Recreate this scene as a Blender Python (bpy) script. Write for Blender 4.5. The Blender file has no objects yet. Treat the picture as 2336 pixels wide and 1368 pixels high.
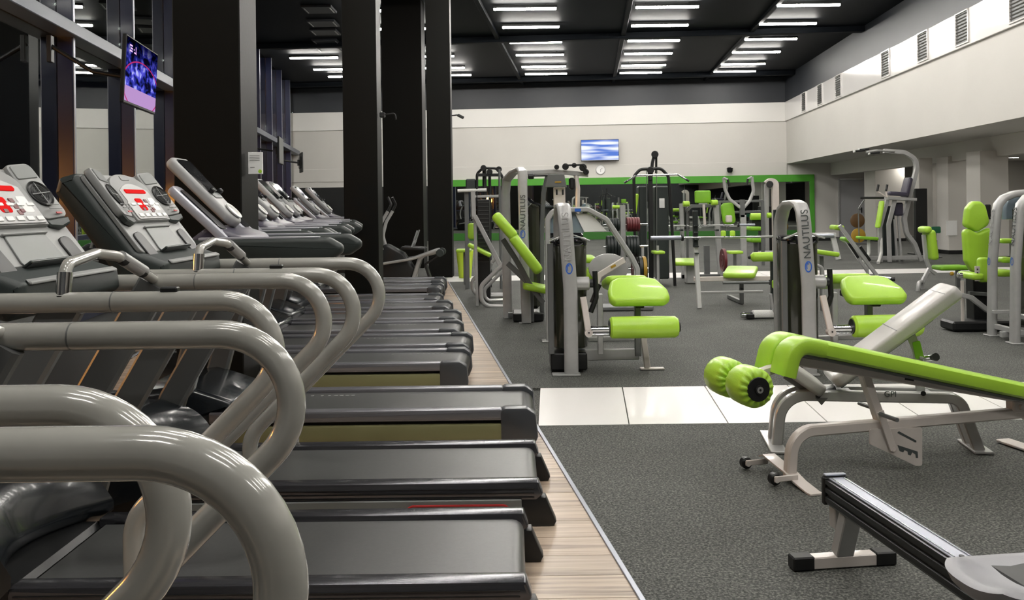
import bpy, bmesh, math, random
from mathutils import Vector, Matrix
random.seed(7)
S = bpy.context.scene
C = S.collection
V = Vector
# ---------------------------------------------------------------- camera
FOC, EYE, ROLL = 2000.0, 1.4, 0.013
cr, sr = math.cos(ROLL), math.sin(ROLL)
cam = bpy.data.cameras.new('camera'); co = bpy.data.objects.new('camera', cam); C.objects.link(co)
right, up, back = V((cr, 0, -sr)), V((sr, 0, cr)), V((0, -1, 0))
co.matrix_world = Matrix(((right.x, up.x, back.x, 0), (right.y, up.y, back.y, 0), (right.z, up.z, back.z, EYE), (0, 0, 0, 1)))
cam.sensor_width = 36; cam.lens = 36 * FOC / 2336; cam.shift_y = -(684 - 465) / 2336; cam.clip_start = 0.02; cam.clip_end = 200
S.camera = co
# ---------------------------------------------------------------- world, exposure
w = bpy.data.worlds.new('night'); S.world = w; w.use_nodes = True
w.node_tree.nodes['Background'].inputs[0].default_value = (0.004, 0.007, 0.016, 1)
w.node_tree.nodes['Background'].inputs[1].default_value = 1.0
S.view_settings.view_transform = 'Standard'; S.view_settings.look = 'None'
S.view_settings.exposure = 0.0; S.view_settings.gamma = 1.0; S.view_settings.use_curve_mapping = False
TUBE = 92.0      # radiance of the ceiling tubes
DOWN = 95.0      # radiance of the side-room downlights

# ---------------------------------------------------------------- measuring helpers (a sight line cut at a real depth or height)
def ray(x, y):
    a = (x - 1168) / FOC; b = (465 - y) / FOC
    return V((a * cr + b * sr, 1.0, -a * sr + b * cr))
def at(x, y, Y): return V((0, 0, EYE)) + ray(x, y) * Y
def fl(x, y, h=0.0):
    d = ray(x, y); return V((0, 0, EYE)) + d * ((h - EYE) / d.z)

def vp(x, y, p0, d):
    "point where the sight line meets the upright plane through p0 along d"
    r = ray(x, y); n = V((d[1], -d[0])); t = (V((p0[0], p0[1])) .dot(n)) / (r.x * n.x + r.y * n.y)
    return V((0, 0, EYE)) + r * t
# ---------------------------------------------------------------- materials
def s2l(c): return c / 12.92 if c <= 0.04045 else ((c + 0.055) / 1.055) ** 2.4
def rgb(h): return tuple(s2l(int(h[i:i + 2], 16) / 255) for i in (0, 2, 4)) + (1,)
def mat(name, col, rough=0.5, metal=0.0, coat=0.0, noise=None, bump=None, emit=None, vary=0.0):
    m = bpy.data.materials.new(name); m.use_nodes = True; nt = m.node_tree; N = nt.nodes; L = nt.links
    b = N['Principled BSDF']; c = rgb(col) if isinstance(col, str) else col
    b.inputs['Base Color'].default_value = c; b.inputs['Roughness'].default_value = rough
    b.inputs['Metallic'].default_value = metal; b.inputs['Coat Weight'].default_value = coat; b.inputs['Coat Roughness'].default_value = 0.08
    tc = N.new('ShaderNodeTexCoord')
    if noise:      # (scale, amount): fine mottling of colour
        n = N.new('ShaderNodeTexNoise'); n.inputs['Scale'].default_value = noise[0]; n.inputs['Detail'].default_value = 4
        L.new(tc.outputs['Object'], n.inputs['Vector'])
        r = N.new('ShaderNodeMapRange'); r.inputs[1].default_value = .3; r.inputs[2].default_value = .7
        r.inputs[3].default_value = 1 - noise[1]; r.inputs[4].default_value = 1 + noise[1]
        L.new(n.outputs['Fac'], r.inputs[0])
        mx = N.new('ShaderNodeVectorMath'); mx.operation = 'SCALE'; mx.inputs[0].default_value = c[:3]
        L.new(r.outputs[0], mx.inputs['Scale']); L.new(mx.outputs[0], b.inputs['Base Color'])
    if bump:
        n = N.new('ShaderNodeTexNoise'); n.inputs['Scale'].default_value = bump[0]
        L.new(tc.outputs['Object'], n.inputs['Vector'])
        bp = N.new('ShaderNodeBump'); bp.inputs['Strength'].default_value = bump[1]; bp.inputs['Distance'].default_value = 0.01
        L.new(n.outputs['Fac'], bp.inputs['Height']); L.new(bp.outputs[0], b.inputs['Normal'])
    if emit:
        b.inputs['Emission Color'].default_value = rgb(emit[0]) if isinstance(emit[0], str) else emit[0]
        b.inputs['Emission Strength'].default_value = emit[1]
    return m
M = {}
M['rail'] = mat('warm_grey_gloss_paint', (.38, .375, .345, 1), .2, 0, .9, noise=(9, .05))
M['silver'] = mat('silver_powder_coat', (.43, .43, .425, 1), .34, .2, .3, noise=(14, .05))
M['capdark'] = mat('charcoal_moulded_plastic', (.055, .06, .068, 1), .35, .1, .2)
M['silver_dark'] = mat('grey_powder_coat', (.16, .165, .165, 1), .38, .3, .2)
M['steel'] = mat('gunmetal_satin_paint', (.17, .18, .19, 1), .28, .55, .4)
M['pink'] = mat('pale_warm_white_paint', (.66, .60, .56, 1), .35, .05, .3, noise=(7, .05))
M['chrome'] = mat('chrome', (.75, .75, .76, 1), .14, 1.0)
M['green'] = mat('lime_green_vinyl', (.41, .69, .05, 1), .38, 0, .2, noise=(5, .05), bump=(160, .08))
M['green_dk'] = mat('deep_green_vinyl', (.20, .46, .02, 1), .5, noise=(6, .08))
M['frame_green'] = mat('leaf_green_paint', (.065, .32, .02, 1), .5, noise=(3, .04))
M['plinth_green'] = mat('dark_green_plinth_paint', (.025, .14, .012, 1), .5)
M['pad_grey'] = mat('pale_grey_vinyl', (.40, .39, .37, 1), .40, 0, .15, bump=(160, .08))
M['black'] = mat('black_plastic', (.008, .0085, .009, 1), .42, noise=(20, .1))
M['black_gloss'] = mat('black_gloss_plastic', (.006, .0065, .009, 1), .12, 0, .6)
M['dkgreen'] = mat('dark_green_grey_plastic', (.028, .036, .034, 1), .42, bump=(300, .05))
M['console'] = mat('console_grey_plastic', (.27, .275, .27, 1), .45)
M['console_mid'] = mat('console_mid_grey_plastic', (.17, .18, .175, 1), .4)
M['console_lt'] = mat('console_pale_overlay', (.42, .42, .42, 1), .4)
M['belt'] = mat('treadmill_belt_rubber', (.055, .056, .055, 1), .36, noise=(60, .08), bump=(400, .06))
M['deckrail'] = mat('dark_metallic_side_rail', (.10, .10, .11, 1), .22, .75)
M['olive'] = mat('olive_gold_side_strip', (.22, .215, .105, 1), .4, .2)
M['white'] = mat('white_plastic', (.72, .72, .7, 1), .4)
M['purple'] = mat('dark_violet_plastic', (.05, .045, .07, 1), .35)
M['silverlt'] = mat('pale_lilac_silver_plastic', (.42, .42, .47, 1), .3, .1, .4)
M['red'] = mat('red_led_display', (.3, .003, .003, 1), .9, emit=((1, .01, .01, 1), .5))
M['red'].node_tree.nodes['Principled BSDF'].inputs['Specular IOR Level'].default_value = .1
M['redpaint'] = mat('red_paint', (.42, .02, .02, 1), .4)
M['darkred'] = mat('dark_red_rubber', (.13, .018, .022, 1), .45)
M['yellow'] = mat('ochre_yellow_rubber', (.42, .25, .02, 1), .45)
M['platedk'] = mat('dark_green_black_rubber', (.012, .018, .017, 1), .45)
M['pillar'] = mat('matt_black_pillar_paint', (.007, .0068, .0058, 1), .48, bump=(40, .04))
M['pillar'].node_tree.nodes['Principled BSDF'].inputs['Specular IOR Level'].default_value = .12
M['navy'] = mat('navy_blue_window_frame', (.012, .016, .048, 1), .3, .1, .2)
M['alu'] = mat('brushed_aluminium', (.38, .40, .46, 1), .35, .6)
M['transom'] = mat('blue_grey_transom_paint', (.15, .165, .20, 1), .4, .2)
M['wall'] = mat('warm_white_wall_paint', (.60, .58, .545, 1), .6, noise=(.8, .02))
M['wallgloss'] = mat('white_gloss_wall_panel', (.74, .72, .70, 1), .16, 0, .5)
M['wallsatin'] = mat('white_satin_wall_panel', (.76, .74, .71, 1), .5)
M['darkwall'] = mat('charcoal_upper_wall_paint', (.020, .023, .029, 1), .5, noise=(.7, .12))
M['ceil'] = mat('black_ceiling_paint', (.006, .0075, .010, 1), .6)
for k_ in ('ceil',): M[k_].node_tree.nodes['Principled BSDF'].inputs['Specular IOR Level'].default_value = .06
M['rubber_lime'] = mat('yellow_green_plastic', (.45, .62, .03, 1), .4)
M['signw'] = mat('white_paper', (.86, .86, .85, 1), .6)
M['blue'] = mat('blue_logo_print', (.03, .13, .55, 1), .4)
M['letter'] = mat('dark_grey_lettering', (.07, .08, .08, 1), .5)
M['letterlt'] = mat('faint_grey_lettering', (.40, .40, .40, 1), .5)
M['shroud'] = mat('smoked_weight_shroud', (.03, .032, .02, 1), .2, 0, .4)
M['dome'] = mat('blue_grey_smoked_dome', (.22, .28, .33, 1), .2, 0, .6)
M['knurl'] = mat('white_ribbed_rubber', (.6, .6, .58, 1), .5, bump=(120, .6))
M['capt'] = mat('violet_caption', (.6, .3, .7, 1), .5, emit=((.75, .35, .85, 1), .8))
M['gboard'] = mat('dark_green_board', (.01, .12, .06, 1), .4)
M['door'] = mat('pale_grey_door', (.42, .42, .43, 1), .5)
M['orange'] = mat('orange_plastic', (.5, .22, .03, 1), .5)

def lightmat(name, col, st):
    m = bpy.data.materials.new(name); m.use_nodes = True; nt = m.node_tree
    e = nt.nodes.new('ShaderNodeEmission'); e.inputs[0].default_value = col; e.inputs[1].default_value = st
    nt.links.new(e.outputs[0], nt.nodes['Material Output'].inputs[0]); return m
M['tube'] = lightmat('ceiling_tube_light', (1, .965, .90, 1), TUBE)
M['down'] = lightmat('downlight', (1, .95, .86, 1), DOWN)

def m_rubber():
    m = mat('speckled_rubber_floor', (.09, .09, .085, 1), .8); nt = m.node_tree; N = nt.nodes; L = nt.links; b = N['Principled BSDF']
    tc = N.new('ShaderNodeTexCoord')
    n = N.new('ShaderNodeTexNoise'); n.inputs['Scale'].default_value = 95; n.inputs['Detail'].default_value = 3; n.inputs['Roughness'].default_value = .7
    n2 = N.new('ShaderNodeTexNoise'); n2.inputs['Scale'].default_value = 1.3; n2.inputs['Detail'].default_value = 3
    L.new(tc.outputs['Object'], n.inputs['Vector']); L.new(tc.outputs['Object'], n2.inputs['Vector'])
    r = N.new('ShaderNodeValToRGB'); e = r.color_ramp.elements
    e[0].position = .38; e[0].color = (.035, .037, .034, 1); e[1].position = .66; e[1].color = (.20, .20, .18, 1)
    x = e.new(.52); x.color = (.088, .09, .084, 1)
    L.new(n.outputs['Fac'], r.inputs[0])
    mr = N.new('ShaderNodeMapRange'); mr.inputs[1].default_value = .3; mr.inputs[2].default_value = .7; mr.inputs[3].default_value = .86; mr.inputs[4].default_value = 1.14
    L.new(n2.outputs['Fac'], mr.inputs[0])
    s = N.new('ShaderNodeVectorMath'); s.operation = 'SCALE'; L.new(r.outputs[0], s.inputs[0]); L.new(mr.outputs[0], s.inputs['Scale'])
    L.new(s.outputs[0], b.inputs['Base Color'])
    bp = N.new('ShaderNodeBump'); bp.inputs['Strength'].default_value = .35; bp.inputs['Distance'].default_value = .004
    L.new(n.outputs['Fac'], bp.inputs['Height']); L.new(bp.outputs[0], b.inputs['Normal']); b.inputs['Specular IOR Level'].default_value = .25
    return m
M['rubber'] = m_rubber(); M['blackfloor'] = mat('black_floor_border', (.012, .012, .012, 1), .6)
def m_wood():
    m = mat('streaked_laminate_board', (.4, .3, .2, 1), .38); nt = m.node_tree; N = nt.nodes; L = nt.links; b = N['Principled BSDF']
    g = N.new('ShaderNodeNewGeometry'); oi = N.new('ShaderNodeObjectInfo')
    mp = N.new('ShaderNodeMapping'); mp.inputs['Scale'].default_value = (.9, 26, 1)
    ad = N.new('ShaderNodeVectorMath'); cb = N.new('ShaderNodeCombineXYZ'); mu = N.new('ShaderNodeMath'); mu.operation = 'MULTIPLY'; mu.inputs[1].default_value = 37
    L.new(oi.outputs['Random'], mu.inputs[0]); L.new(mu.outputs[0], cb.inputs[0]); L.new(mu.outputs[0], cb.inputs[1])
    L.new(g.outputs['Position'], ad.inputs[0]); L.new(cb.outputs[0], ad.inputs[1]); L.new(ad.outputs[0], mp.inputs['Vector'])
    n = N.new('ShaderNodeTexNoise'); n.inputs['Scale'].default_value = 1.0; n.inputs['Detail'].default_value = 5; n.inputs['Roughness'].default_value = .6
    L.new(mp.outputs[0], n.inputs['Vector'])
    r = N.new('ShaderNodeValToRGB'); e = r.color_ramp.elements
    e[0].position = .30; e[0].color = (.16, .115, .085, 1); e[1].position = .68; e[1].color = (.60, .49, .385, 1)
    x = e.new(.46); x.color = (.42, .325, .245, 1)
    L.new(n.outputs['Fac'], r.inputs[0])
    mr = N.new('ShaderNodeMapRange'); mr.inputs[3].default_value = .82; mr.inputs[4].default_value = 1.12; L.new(oi.outputs['Random'], mr.inputs[0])
    s = N.new('ShaderNodeVectorMath'); s.operation = 'SCALE'; L.new(r.outputs[0], s.inputs[0]); L.new(mr.outputs[0], s.inputs['Scale'])
    L.new(s.outputs[0], b.inputs['Base Color'])
    return m
M['wood'] = m_wood()
M['tile'] = mat('white_gloss_floor_tile', (.82, .80, .78, 1), .38, 0, .1, noise=(1.2, .02))
def m_glass():
    m = bpy.data.materials.new('night_window_glass'); m.use_nodes = True; nt = m.node_tree; N = nt.nodes; L = nt.links
    g = N.new('ShaderNodeBsdfGlossy'); g.inputs['Roughness'].default_value = .01; g.inputs[0].default_value = (.80, .82, .80, 1)
    t = N.new('ShaderNodeBsdfTransparent'); t.inputs[0].default_value = (.55, .58, .6, 1)
    x = N.new('ShaderNodeMixShader'); x.inputs[0].default_value = .62
    L.new(t.outputs[0], x.inputs[1]); L.new(g.outputs[0], x.inputs[2]); L.new(x.outputs[0], N['Material Output'].inputs[0]); return m
M['glass'] = m_glass()
M['mirror'] = mat('mirror', (.62, .66, .63, 1), .015, 1.0)
def m_screen(name, kind):
    m = bpy.data.materials.new(name); m.use_nodes = True; nt = m.node_tree; N = nt.nodes; L = nt.links
    e = N.new('ShaderNodeEmission'); tc = N.new('ShaderNodeTexCoord'); r = N.new('ShaderNodeValToRGB'); el = r.color_ramp.elements
    mp = N.new('ShaderNodeMapping'); L.new(tc.outputs['Generated'], mp.inputs[0])
    n = N.new('ShaderNodeTexNoise'); L.new(mp.outputs[0], n.inputs['Vector']); L.new(n.outputs['Fac'], r.inputs[0])
    if kind == 'wave':
        mp.inputs['Scale'].default_value = (.9, .9, 4.5); mp.inputs['Rotation'].default_value = (0, .35, 0)
        n.inputs['Scale'].default_value = 1.1; n.inputs['Detail'].default_value = 1.5
        el[0].position = .36; el[0].color = (.10, .20, .62, 1); el[1].position = .58; el[1].color = (.85, .90, 1, 1); e.inputs[1].default_value = 1.15
    else:
        mp.inputs['Scale'].default_value = (7, 7, 1.6); n.inputs['Scale'].default_value = 1.0; n.inputs['Detail'].default_value = 2; n.inputs['Distortion'].default_value = .4
        el[0].position = .40; el[0].color = (.004, .004, .02, 1); el[1].position = .70; el[1].color = (.55, .60, 1, 1)
        for p, c in ((.50, (.02, .03, .30, 1)), (.58, (.10, .10, .75, 1))):
            x = el.new(p); x.color = c
        # darker towards the top of the picture, pale lilac stage floor along the bottom, a red arch
        sp = N.new('ShaderNodeSeparateXYZ'); L.new(tc.outputs['Generated'], sp.inputs[0])
        g1 = N.new('ShaderNodeValToRGB'); L.new(sp.outputs['Z'], g1.inputs[0]); q = g1.color_ramp.elements
        q[0].position = .0; q[0].color = (1, 1, 1, 1); q[1].position = .95; q[1].color = (.05, .05, .09, 1)
        y = q.new(.55); y.color = (1.0, .95, 1, 1)
        mu = N.new('ShaderNodeMix'); mu.data_type = 'RGBA'; mu.blend_type = 'MULTIPLY'; mu.inputs[0].default_value = 1
        L.new(r.outputs[0], mu.inputs[6]); L.new(g1.outputs[0], mu.inputs[7])
        fl_ = N.new('ShaderNodeMath'); fl_.operation = 'LESS_THAN'; fl_.inputs[1].default_value = .24; L.new(sp.outputs['Z'], fl_.inputs[0])
        m3 = N.new('ShaderNodeMix'); m3.data_type = 'RGBA'; L.new(fl_.outputs[0], m3.inputs[0]); L.new(mu.outputs[2], m3.inputs[6]); m3.inputs[7].default_value = (.50, .30, .62, 1)
        cx_ = N.new('ShaderNodeVectorMath'); cx_.operation = 'DISTANCE'; cx_.inputs[1].default_value = (.5, .5, .12); L.new(tc.outputs['Generated'], cx_.inputs[0])
        r1 = N.new('ShaderNodeMath'); r1.operation = 'COMPARE'; r1.inputs[1].default_value = .62; r1.inputs[2].default_value = .012; L.new(cx_.outputs['Value'], r1.inputs[0])
        m4 = N.new('ShaderNodeMix'); m4.data_type = 'RGBA'; L.new(r1.outputs[0], m4.inputs[0]); L.new(m3.outputs[2], m4.inputs[6]); m4.inputs[7].default_value = (.5, .03, .16, 1)
        L.new(m4.outputs[2], e.inputs[0]); L.new(e.outputs[0], N['Material Output'].inputs[0]); e.inputs[1].default_value = 1.0; return m
    L.new(r.outputs[0], e.inputs[0]); L.new(e.outputs[0], N['Material Output'].inputs[0]); return m
M['wave'] = m_screen('blue_wave_screen', 'wave'); M['stage'] = m_screen('concert_screen', 'stage')

# ---------------------------------------------------------------- geometry builder
ORG = {}
def fillet(pts, r, n=6):
    pts = [V(p) for p in pts]; out = [pts[0]]
    for i in range(1, len(pts) - 1):
        a, b, c = pts[i - 1], pts[i], pts[i + 1]
        u = (a - b); v = (c - b); lu, lv = u.length, v.length; u = u / lu; v = v / lv
        ang = u.angle(v, math.pi)
        rr = r[i - 1] if isinstance(r, (list, tuple)) else r
        if ang > 3.1 or rr <= 0: out.append(b); continue
        t = min(rr / math.tan(ang / 2), lu * .49, lv * .49); R = t * math.tan(ang / 2)
        bis = (u + v).normalized(); cen = b + bis * (R / math.sin(ang / 2))
        p0, p1 = b + u * t, b + v * t; d0, d1 = p0 - cen, p1 - cen
        k = max(2, int(n)); om = math.pi - ang
        for j in range(k + 1):
            out.append(cen + (d0 * math.sin(om * (1 - j / k)) + d1 * math.sin(om * j / k)) / math.sin(om))
    out.append(pts[-1]); return out
def frame(o, x, z):
    x = V(x).normalized(); z = V(z); z = (z - x * z.dot(x)).normalized(); y = z.cross(x)
    return Matrix(((x.x, y.x, z.x, o[0]), (x.y, y.y, z.y, o[1]), (x.z, y.z, z.z, o[2]), (0, 0, 0, 1)))
class G:
    def __init__(s): s.v = []; s.f = []
    def add(s, vs, fs):
        k = len(s.v); s.v += [V(p) for p in vs]; s.f += [tuple(i + k for i in f) for f in fs]; return s
    def bm(s, b, m=None):
        b.verts.index_update()
        s.add([(m @ v.co) if m else v.co.copy() for v in b.verts], [[v.index for v in f.verts] for f in b.faces]); b.free(); return s
    def box(s, c, d, rot=None, bev=.004, seg=1, m=None):
        b = bmesh.new(); bmesh.ops.create_cube(b, size=1)
        for v in b.verts: v.co = V((v.co.x * d[0], v.co.y * d[1], v.co.z * d[2]))
        if bev: bmesh.ops.bevel(b, geom=b.edges[:], offset=min(bev, min(d) * .45), segments=seg, profile=.5, affect='EDGES')
        mm = Matrix.Translation(V(c))
        if rot is not None:
            from mathutils import Euler
            mm = mm @ (rot if isinstance(rot, Matrix) else Euler(rot).to_matrix().to_4x4())
        if m: mm = m @ mm
        return s.bm(b, mm)
    def cyl(s, a, b2, r, seg=20, r2=None, bev=0.0):
        a, b2 = V(a), V(b2); d = (b2 - a); L = d.length; r2 = r if r2 is None else r2
        q = d.to_track_quat('Z', 'Y').to_matrix().to_4x4(); q.translation = a
        prof = [(0, 0)] + ([(r - bev, 0), (r, bev), (r2, L - bev), (r2 - bev, L)] if bev else [(r, 0), (r2, L)]) + [(0, L)]
        return s.lathe(prof, q, seg)
    def lathe(s, prof, m=None, seg=20):
        m = m or Matrix(); vs = []; fs = []; idx = []
        for (r, z) in prof:
            if r < 1e-6: idx.append([len(vs)]); vs.append(m @ V((0, 0, z)))
            else:
                idx.append(list(range(len(vs), len(vs) + seg)))
                for k in range(seg):
                    t = 2 * math.pi * k / seg; vs.append(m @ V((r * math.cos(t), r * math.sin(t), z)))
        for A, B in zip(idx, idx[1:]):
            for k in range(seg):
                k2 = (k + 1) % seg
                if len(A) == 1 and len(B) == 1: continue
                if len(A) == 1: fs.append((A[0], B[k2], B[k]))
                elif len(B) == 1: fs.append((A[k], A[k2], B[0]))
                else: fs.append((A[k], A[k2], B[k2], B[k]))
        return s.add(vs, fs)
    def sweep(s, pts, prof, b=None, closed=False):
        """prof = list of (along binormal, along in-plane normal)"""
        pts = [V(p) for p in pts]; n = len(pts); k = len(prof); vs = []; fs = []
        tan = []
        for i in range(n):
            p, q = pts[max(i - 1, 0)], pts[min(i + 1, n - 1)]; tan.append((q - p).normalized())
        if b is None:
            t0 = tan[0]; bb = t0.orthogonal().normalized()
        else: bb = V(b).normalized()
        for i in range(n):
            t = tan[i]; bb2 = bb - t * bb.dot(t)
            if bb2.length < 1e-6: bb2 = t.orthogonal()
            bb2.normalize()
            if b is None: bb = bb2
            nn = t.cross(bb2)
            sc = 1.0
            if 0 < i < n - 1:
                c = (pts[i] - pts[i - 1]).normalized().dot((pts[i + 1] - pts[i]).normalized()); sc = 1 / max(.5, math.sqrt((1 + c) / 2))
            for (u, v) in prof: vs.append(pts[i] + bb2 * u + nn * v * (sc if b is not None else 1))
        for i in range(n - 1):
            for j in range(k): fs.append((i * k + j, i * k + (j + 1) % k, (i + 1) * k + (j + 1) % k, (i + 1) * k + j))
        fs.append(tuple(range(k))[::-1]); fs.append(tuple((n - 1) * k + j for j in range(k)))
        return s.add(vs, fs)
    def tube(s, pts, r, fil=0, seg=12, n=6):
        p = fillet(pts, fil, n) if (fil and len(pts) > 2) else pts
        return s.sweep(p, [(r * math.cos(2 * math.pi * k / seg), r * math.sin(2 * math.pi * k / seg)) for k in range(seg)])
    def bar(s, pts, wb, wn, b, fil=0, ch=.006, n=6):
        """rectangular tube: wb across the bend plane (axis b), wn inside it"""
        p = fillet(pts, fil, n) if (fil and len(pts) > 2) else pts
        a, c = wb / 2, wn / 2; e = min(ch, a * .5, c * .5)
        return s.sweep(p, [(a - e, -c), (a, -c + e), (a, c - e), (a - e, c), (-a + e, c), (-a, c - e), (-a, -c + e), (-a + e, -c)], b=b)
    def prism(s, poly, th, m=None, bev=0, seg=2, center=True):
        """poly in local xy, thickness along local z"""
        b = bmesh.new(); z0 = -th / 2 if center else 0
        vs = [b.verts.new((p[0], p[1], z0)) for p in poly]; f = b.faces.new(vs); f.normal_update()
        r = bmesh.ops.extrude_face_region(b, geom=[f]); bmesh.ops.translate(b, verts=[v for v in r['geom'] if isinstance(v, bmesh.types.BMVert)], vec=(0, 0, th))
        bmesh.ops.recalc_face_normals(b, faces=b.faces[:])
        if bev:
            es = [e for e in b.edges if abs(e.verts[0].co.z - e.verts[1].co.z) < 1e-6]
            bmesh.ops.bevel(b, geom=es, offset=bev, segments=seg, profile=.5, affect='EDGES')
        return s.bm(b, m)
    def pad(s, L, W, T, m, rc=.06, bev=None, crown=.0, seg=3, taper=1.0):
        """cushion: length along local x, width along y, thickness along z, rounded plan corners"""
        bev = bev or T * .35
        o = [V((-L / 2, -W / 2, 0)), V((L / 2, -W / 2 * taper, 0)), V((L / 2, W / 2 * taper, 0)), V((-L / 2, W / 2, 0))]
        q = fillet([(o[0] + o[3]) / 2] + o + [(o[0] + o[3]) / 2], rc, 5)[:-1]
        if crown:
            b = bmesh.new(); z0 = -T / 2
            vs = [b.verts.new((p[0], p[1], z0)) for p in q]; f = b.faces.new(vs)
            r = bmesh.ops.extrude_face_region(b, geom=[f]); top = [v for v in r['geom'] if isinstance(v, bmesh.types.BMVert)]
            bmesh.ops.translate(b, verts=top, vec=(0, 0, T)); bmesh.ops.recalc_face_normals(b, faces=b.faces[:])
            es = [e for e in b.edges if abs(e.verts[0].co.z - e.verts[1].co.z) < 1e-6]
            bmesh.ops.bevel(b, geom=es, offset=bev, segments=seg, profile=.5, affect='EDGES')
            tf = [f for f in b.faces if len(f.verts) > 8 and f.normal.z > .5 or (len(f.verts) > 8 and f.calc_center_median().z > T * .3)]
            for f in tf:
                ring = bmesh.ops.inset_region(b, faces=[f], thickness=min(L, W) * .14, depth=crown)
                bmesh.ops.inset_region(b, faces=[f], thickness=min(L, W) * .14, depth=crown * .4)
            return s.bm(b, m)
        return s.prism([(p[0], p[1]) for p in q], T, m, bev, seg)
    def build(s, name, material, parent=None, label=None, sharp=35):
        o0 = ORG.get(parent.name, V((0, 0, 0))) if parent else V((0, 0, 0))
        me = bpy.data.meshes.new(name); me.from_pydata([v - o0 for v in s.v], [], s.f)
        b = bmesh.new(); b.from_mesh(me); bmesh.ops.recalc_face_normals(b, faces=b.faces[:]); b.to_mesh(me); b.free()
        me.materials.append(M[material] if isinstance(material, str) else material)
        me.polygons.foreach_set('use_smooth', [True] * len(me.polygons)); me.set_sharp_from_angle(angle=math.radians(sharp))
        o = bpy.data.objects.new(name, me); C.objects.link(o)
        if parent: o.parent = parent; ORG[o.name] = o0
        if label: o['label'] = label
        return o
def thing(name, label, cat, loc=(0, 0, 0), group=None, rz=0):
    o = bpy.data.objects.new(name, None); C.objects.link(o); o.location = loc; o.rotation_euler.z = rz; o.empty_display_size = .1
    o['label'] = label; o['category'] = cat
    if group: o['group'] = group
    ORG[o.name] = V(loc) if rz == 0 else V((0, 0, 0))
    return o
def local(o): ORG[o.name] = V((0, 0, 0)); return o
def tag(o, label, cat, group=None):
    o['label'] = label; o['category'] = cat
    if group: o['group'] = group
    # origin to the base
    me = o.data; xs = [v.co for v in me.vertices]
    if xs:
        c = V(((min(v.x for v in xs) + max(v.x for v in xs)) / 2, (min(v.y for v in xs) + max(v.y for v in xs)) / 2, min(v.z for v in xs)))
        me.transform(Matrix.Translation(-c)); o.location = o.location + c
    return o
def struct(o): o['kind'] = 'structure'; return o
def dup(root, loc=None, label=None, group=None, rz=None):
    r = root.copy(); C.objects.link(r)
    def rec(a, b):
        for ch in a.children:
            c = ch.copy(); C.objects.link(c); c.parent = b; rec(ch, c)
    rec(root, r)
    if loc is not None: r.location = loc
    if rz is not None: r.rotation_euler.z = rz
    if label: r['label'] = label
    if group: r['group'] = group
    return r
def text(name, body, size, m, mtl, parent, spacing=1.0, ex=.0015):
    cu = bpy.data.curves.new(name, 'FONT'); cu.body = body; cu.size = size; cu.extrude = ex; cu.align_x = 'CENTER'; cu.align_y = 'CENTER'; cu.space_character = spacing
    t = bpy.data.objects.new(name, cu); C.objects.link(t)
    me = bpy.data.meshes.new_from_object(t.evaluated_get(bpy.context.evaluated_depsgraph_get())); bpy.data.objects.remove(t)
    o0 = ORG.get(parent.name, V((0, 0, 0))) if parent else V((0, 0, 0))
    me.transform(Matrix.Translation(-o0) @ m); me.materials.clear(); me.materials.append(M[mtl])
    o = bpy.data.objects.new(name, me); C.objects.link(o)
    if parent: o.parent = parent; ORG[o.name] = o0
    return o

# ================================================================= THE ROOM
RD = V((.087, 1, 0)).normalized(); RN = V((1, -.087, 0)).normalized()      # depth and width axes of the hall
COR = V((10.36, 33.0, 0))                                                # back right corner of the bulkhead
def hall(a, b, z=0): return COR + RN * a + RD * b + V((0, 0, z))         # a along the back wall, b along depth
HM = Matrix(((RN.x, RD.x, 0, COR.x), (RN.y, RD.y, 0, COR.y), (0, 0, 1, 0), (0, 0, 0, 1)))
def hbox(g, a0, a1, b0, b1, z0, z1, bev=0): return g.box(((a0 + a1) / 2, (b0 + b1) / 2, (z0 + z1) / 2), (a1 - a0, b1 - b0, z1 - z0), bev=bev, m=HM)
CEIL = 6.05
def woodx(Y): return .44 - .1255 * (Y - 3.09)
def wallx(Y): return -3.95 - .134 * Y

# floor slab, rubber surface, tile strips, boards
g = G(); g.add([(-14, -7, -.02), (20, -7, -.02), (20, 38, -.02), (-14, 38, -.02), (-14, -7, -.2), (20, -7, -.2), (20, 38, -.2), (-14, 38, -.2)],
               [(0, 1, 2, 3), (7, 6, 5, 4), (0, 4, 5, 1), (1, 5, 6, 2), (2, 6, 7, 3), (3, 7, 4, 0)])
floor = struct(g.build('floor', 'rubber'))
g = G()
def rub(poly): g.prism(poly, .019, Matrix.Translation((0, 0, -.0205)), center=False)
E0 = .005
ys0, ys1 = 5.535, 6.665
rub([(woodx(-6) + E0, -6), (19, -6), (19, ys0), (woodx(ys0) + E0, ys0)])
def far0(x): return 15.95 + .0645 * (x + 1.1)
def far1(x): return 17.15 + .05 * (x + 1.1)
xl = woodx(15.95) + E0
rub([(woodx(ys1) + E0, ys1), (19, ys1), (19, far0(19)), (xl, far0(xl))])
rub([(-12, far1(-12)), (19, far1(19)), (19, 37), (-12, 37)])
g.build('rubber_matting', 'rubber', floor)
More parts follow.
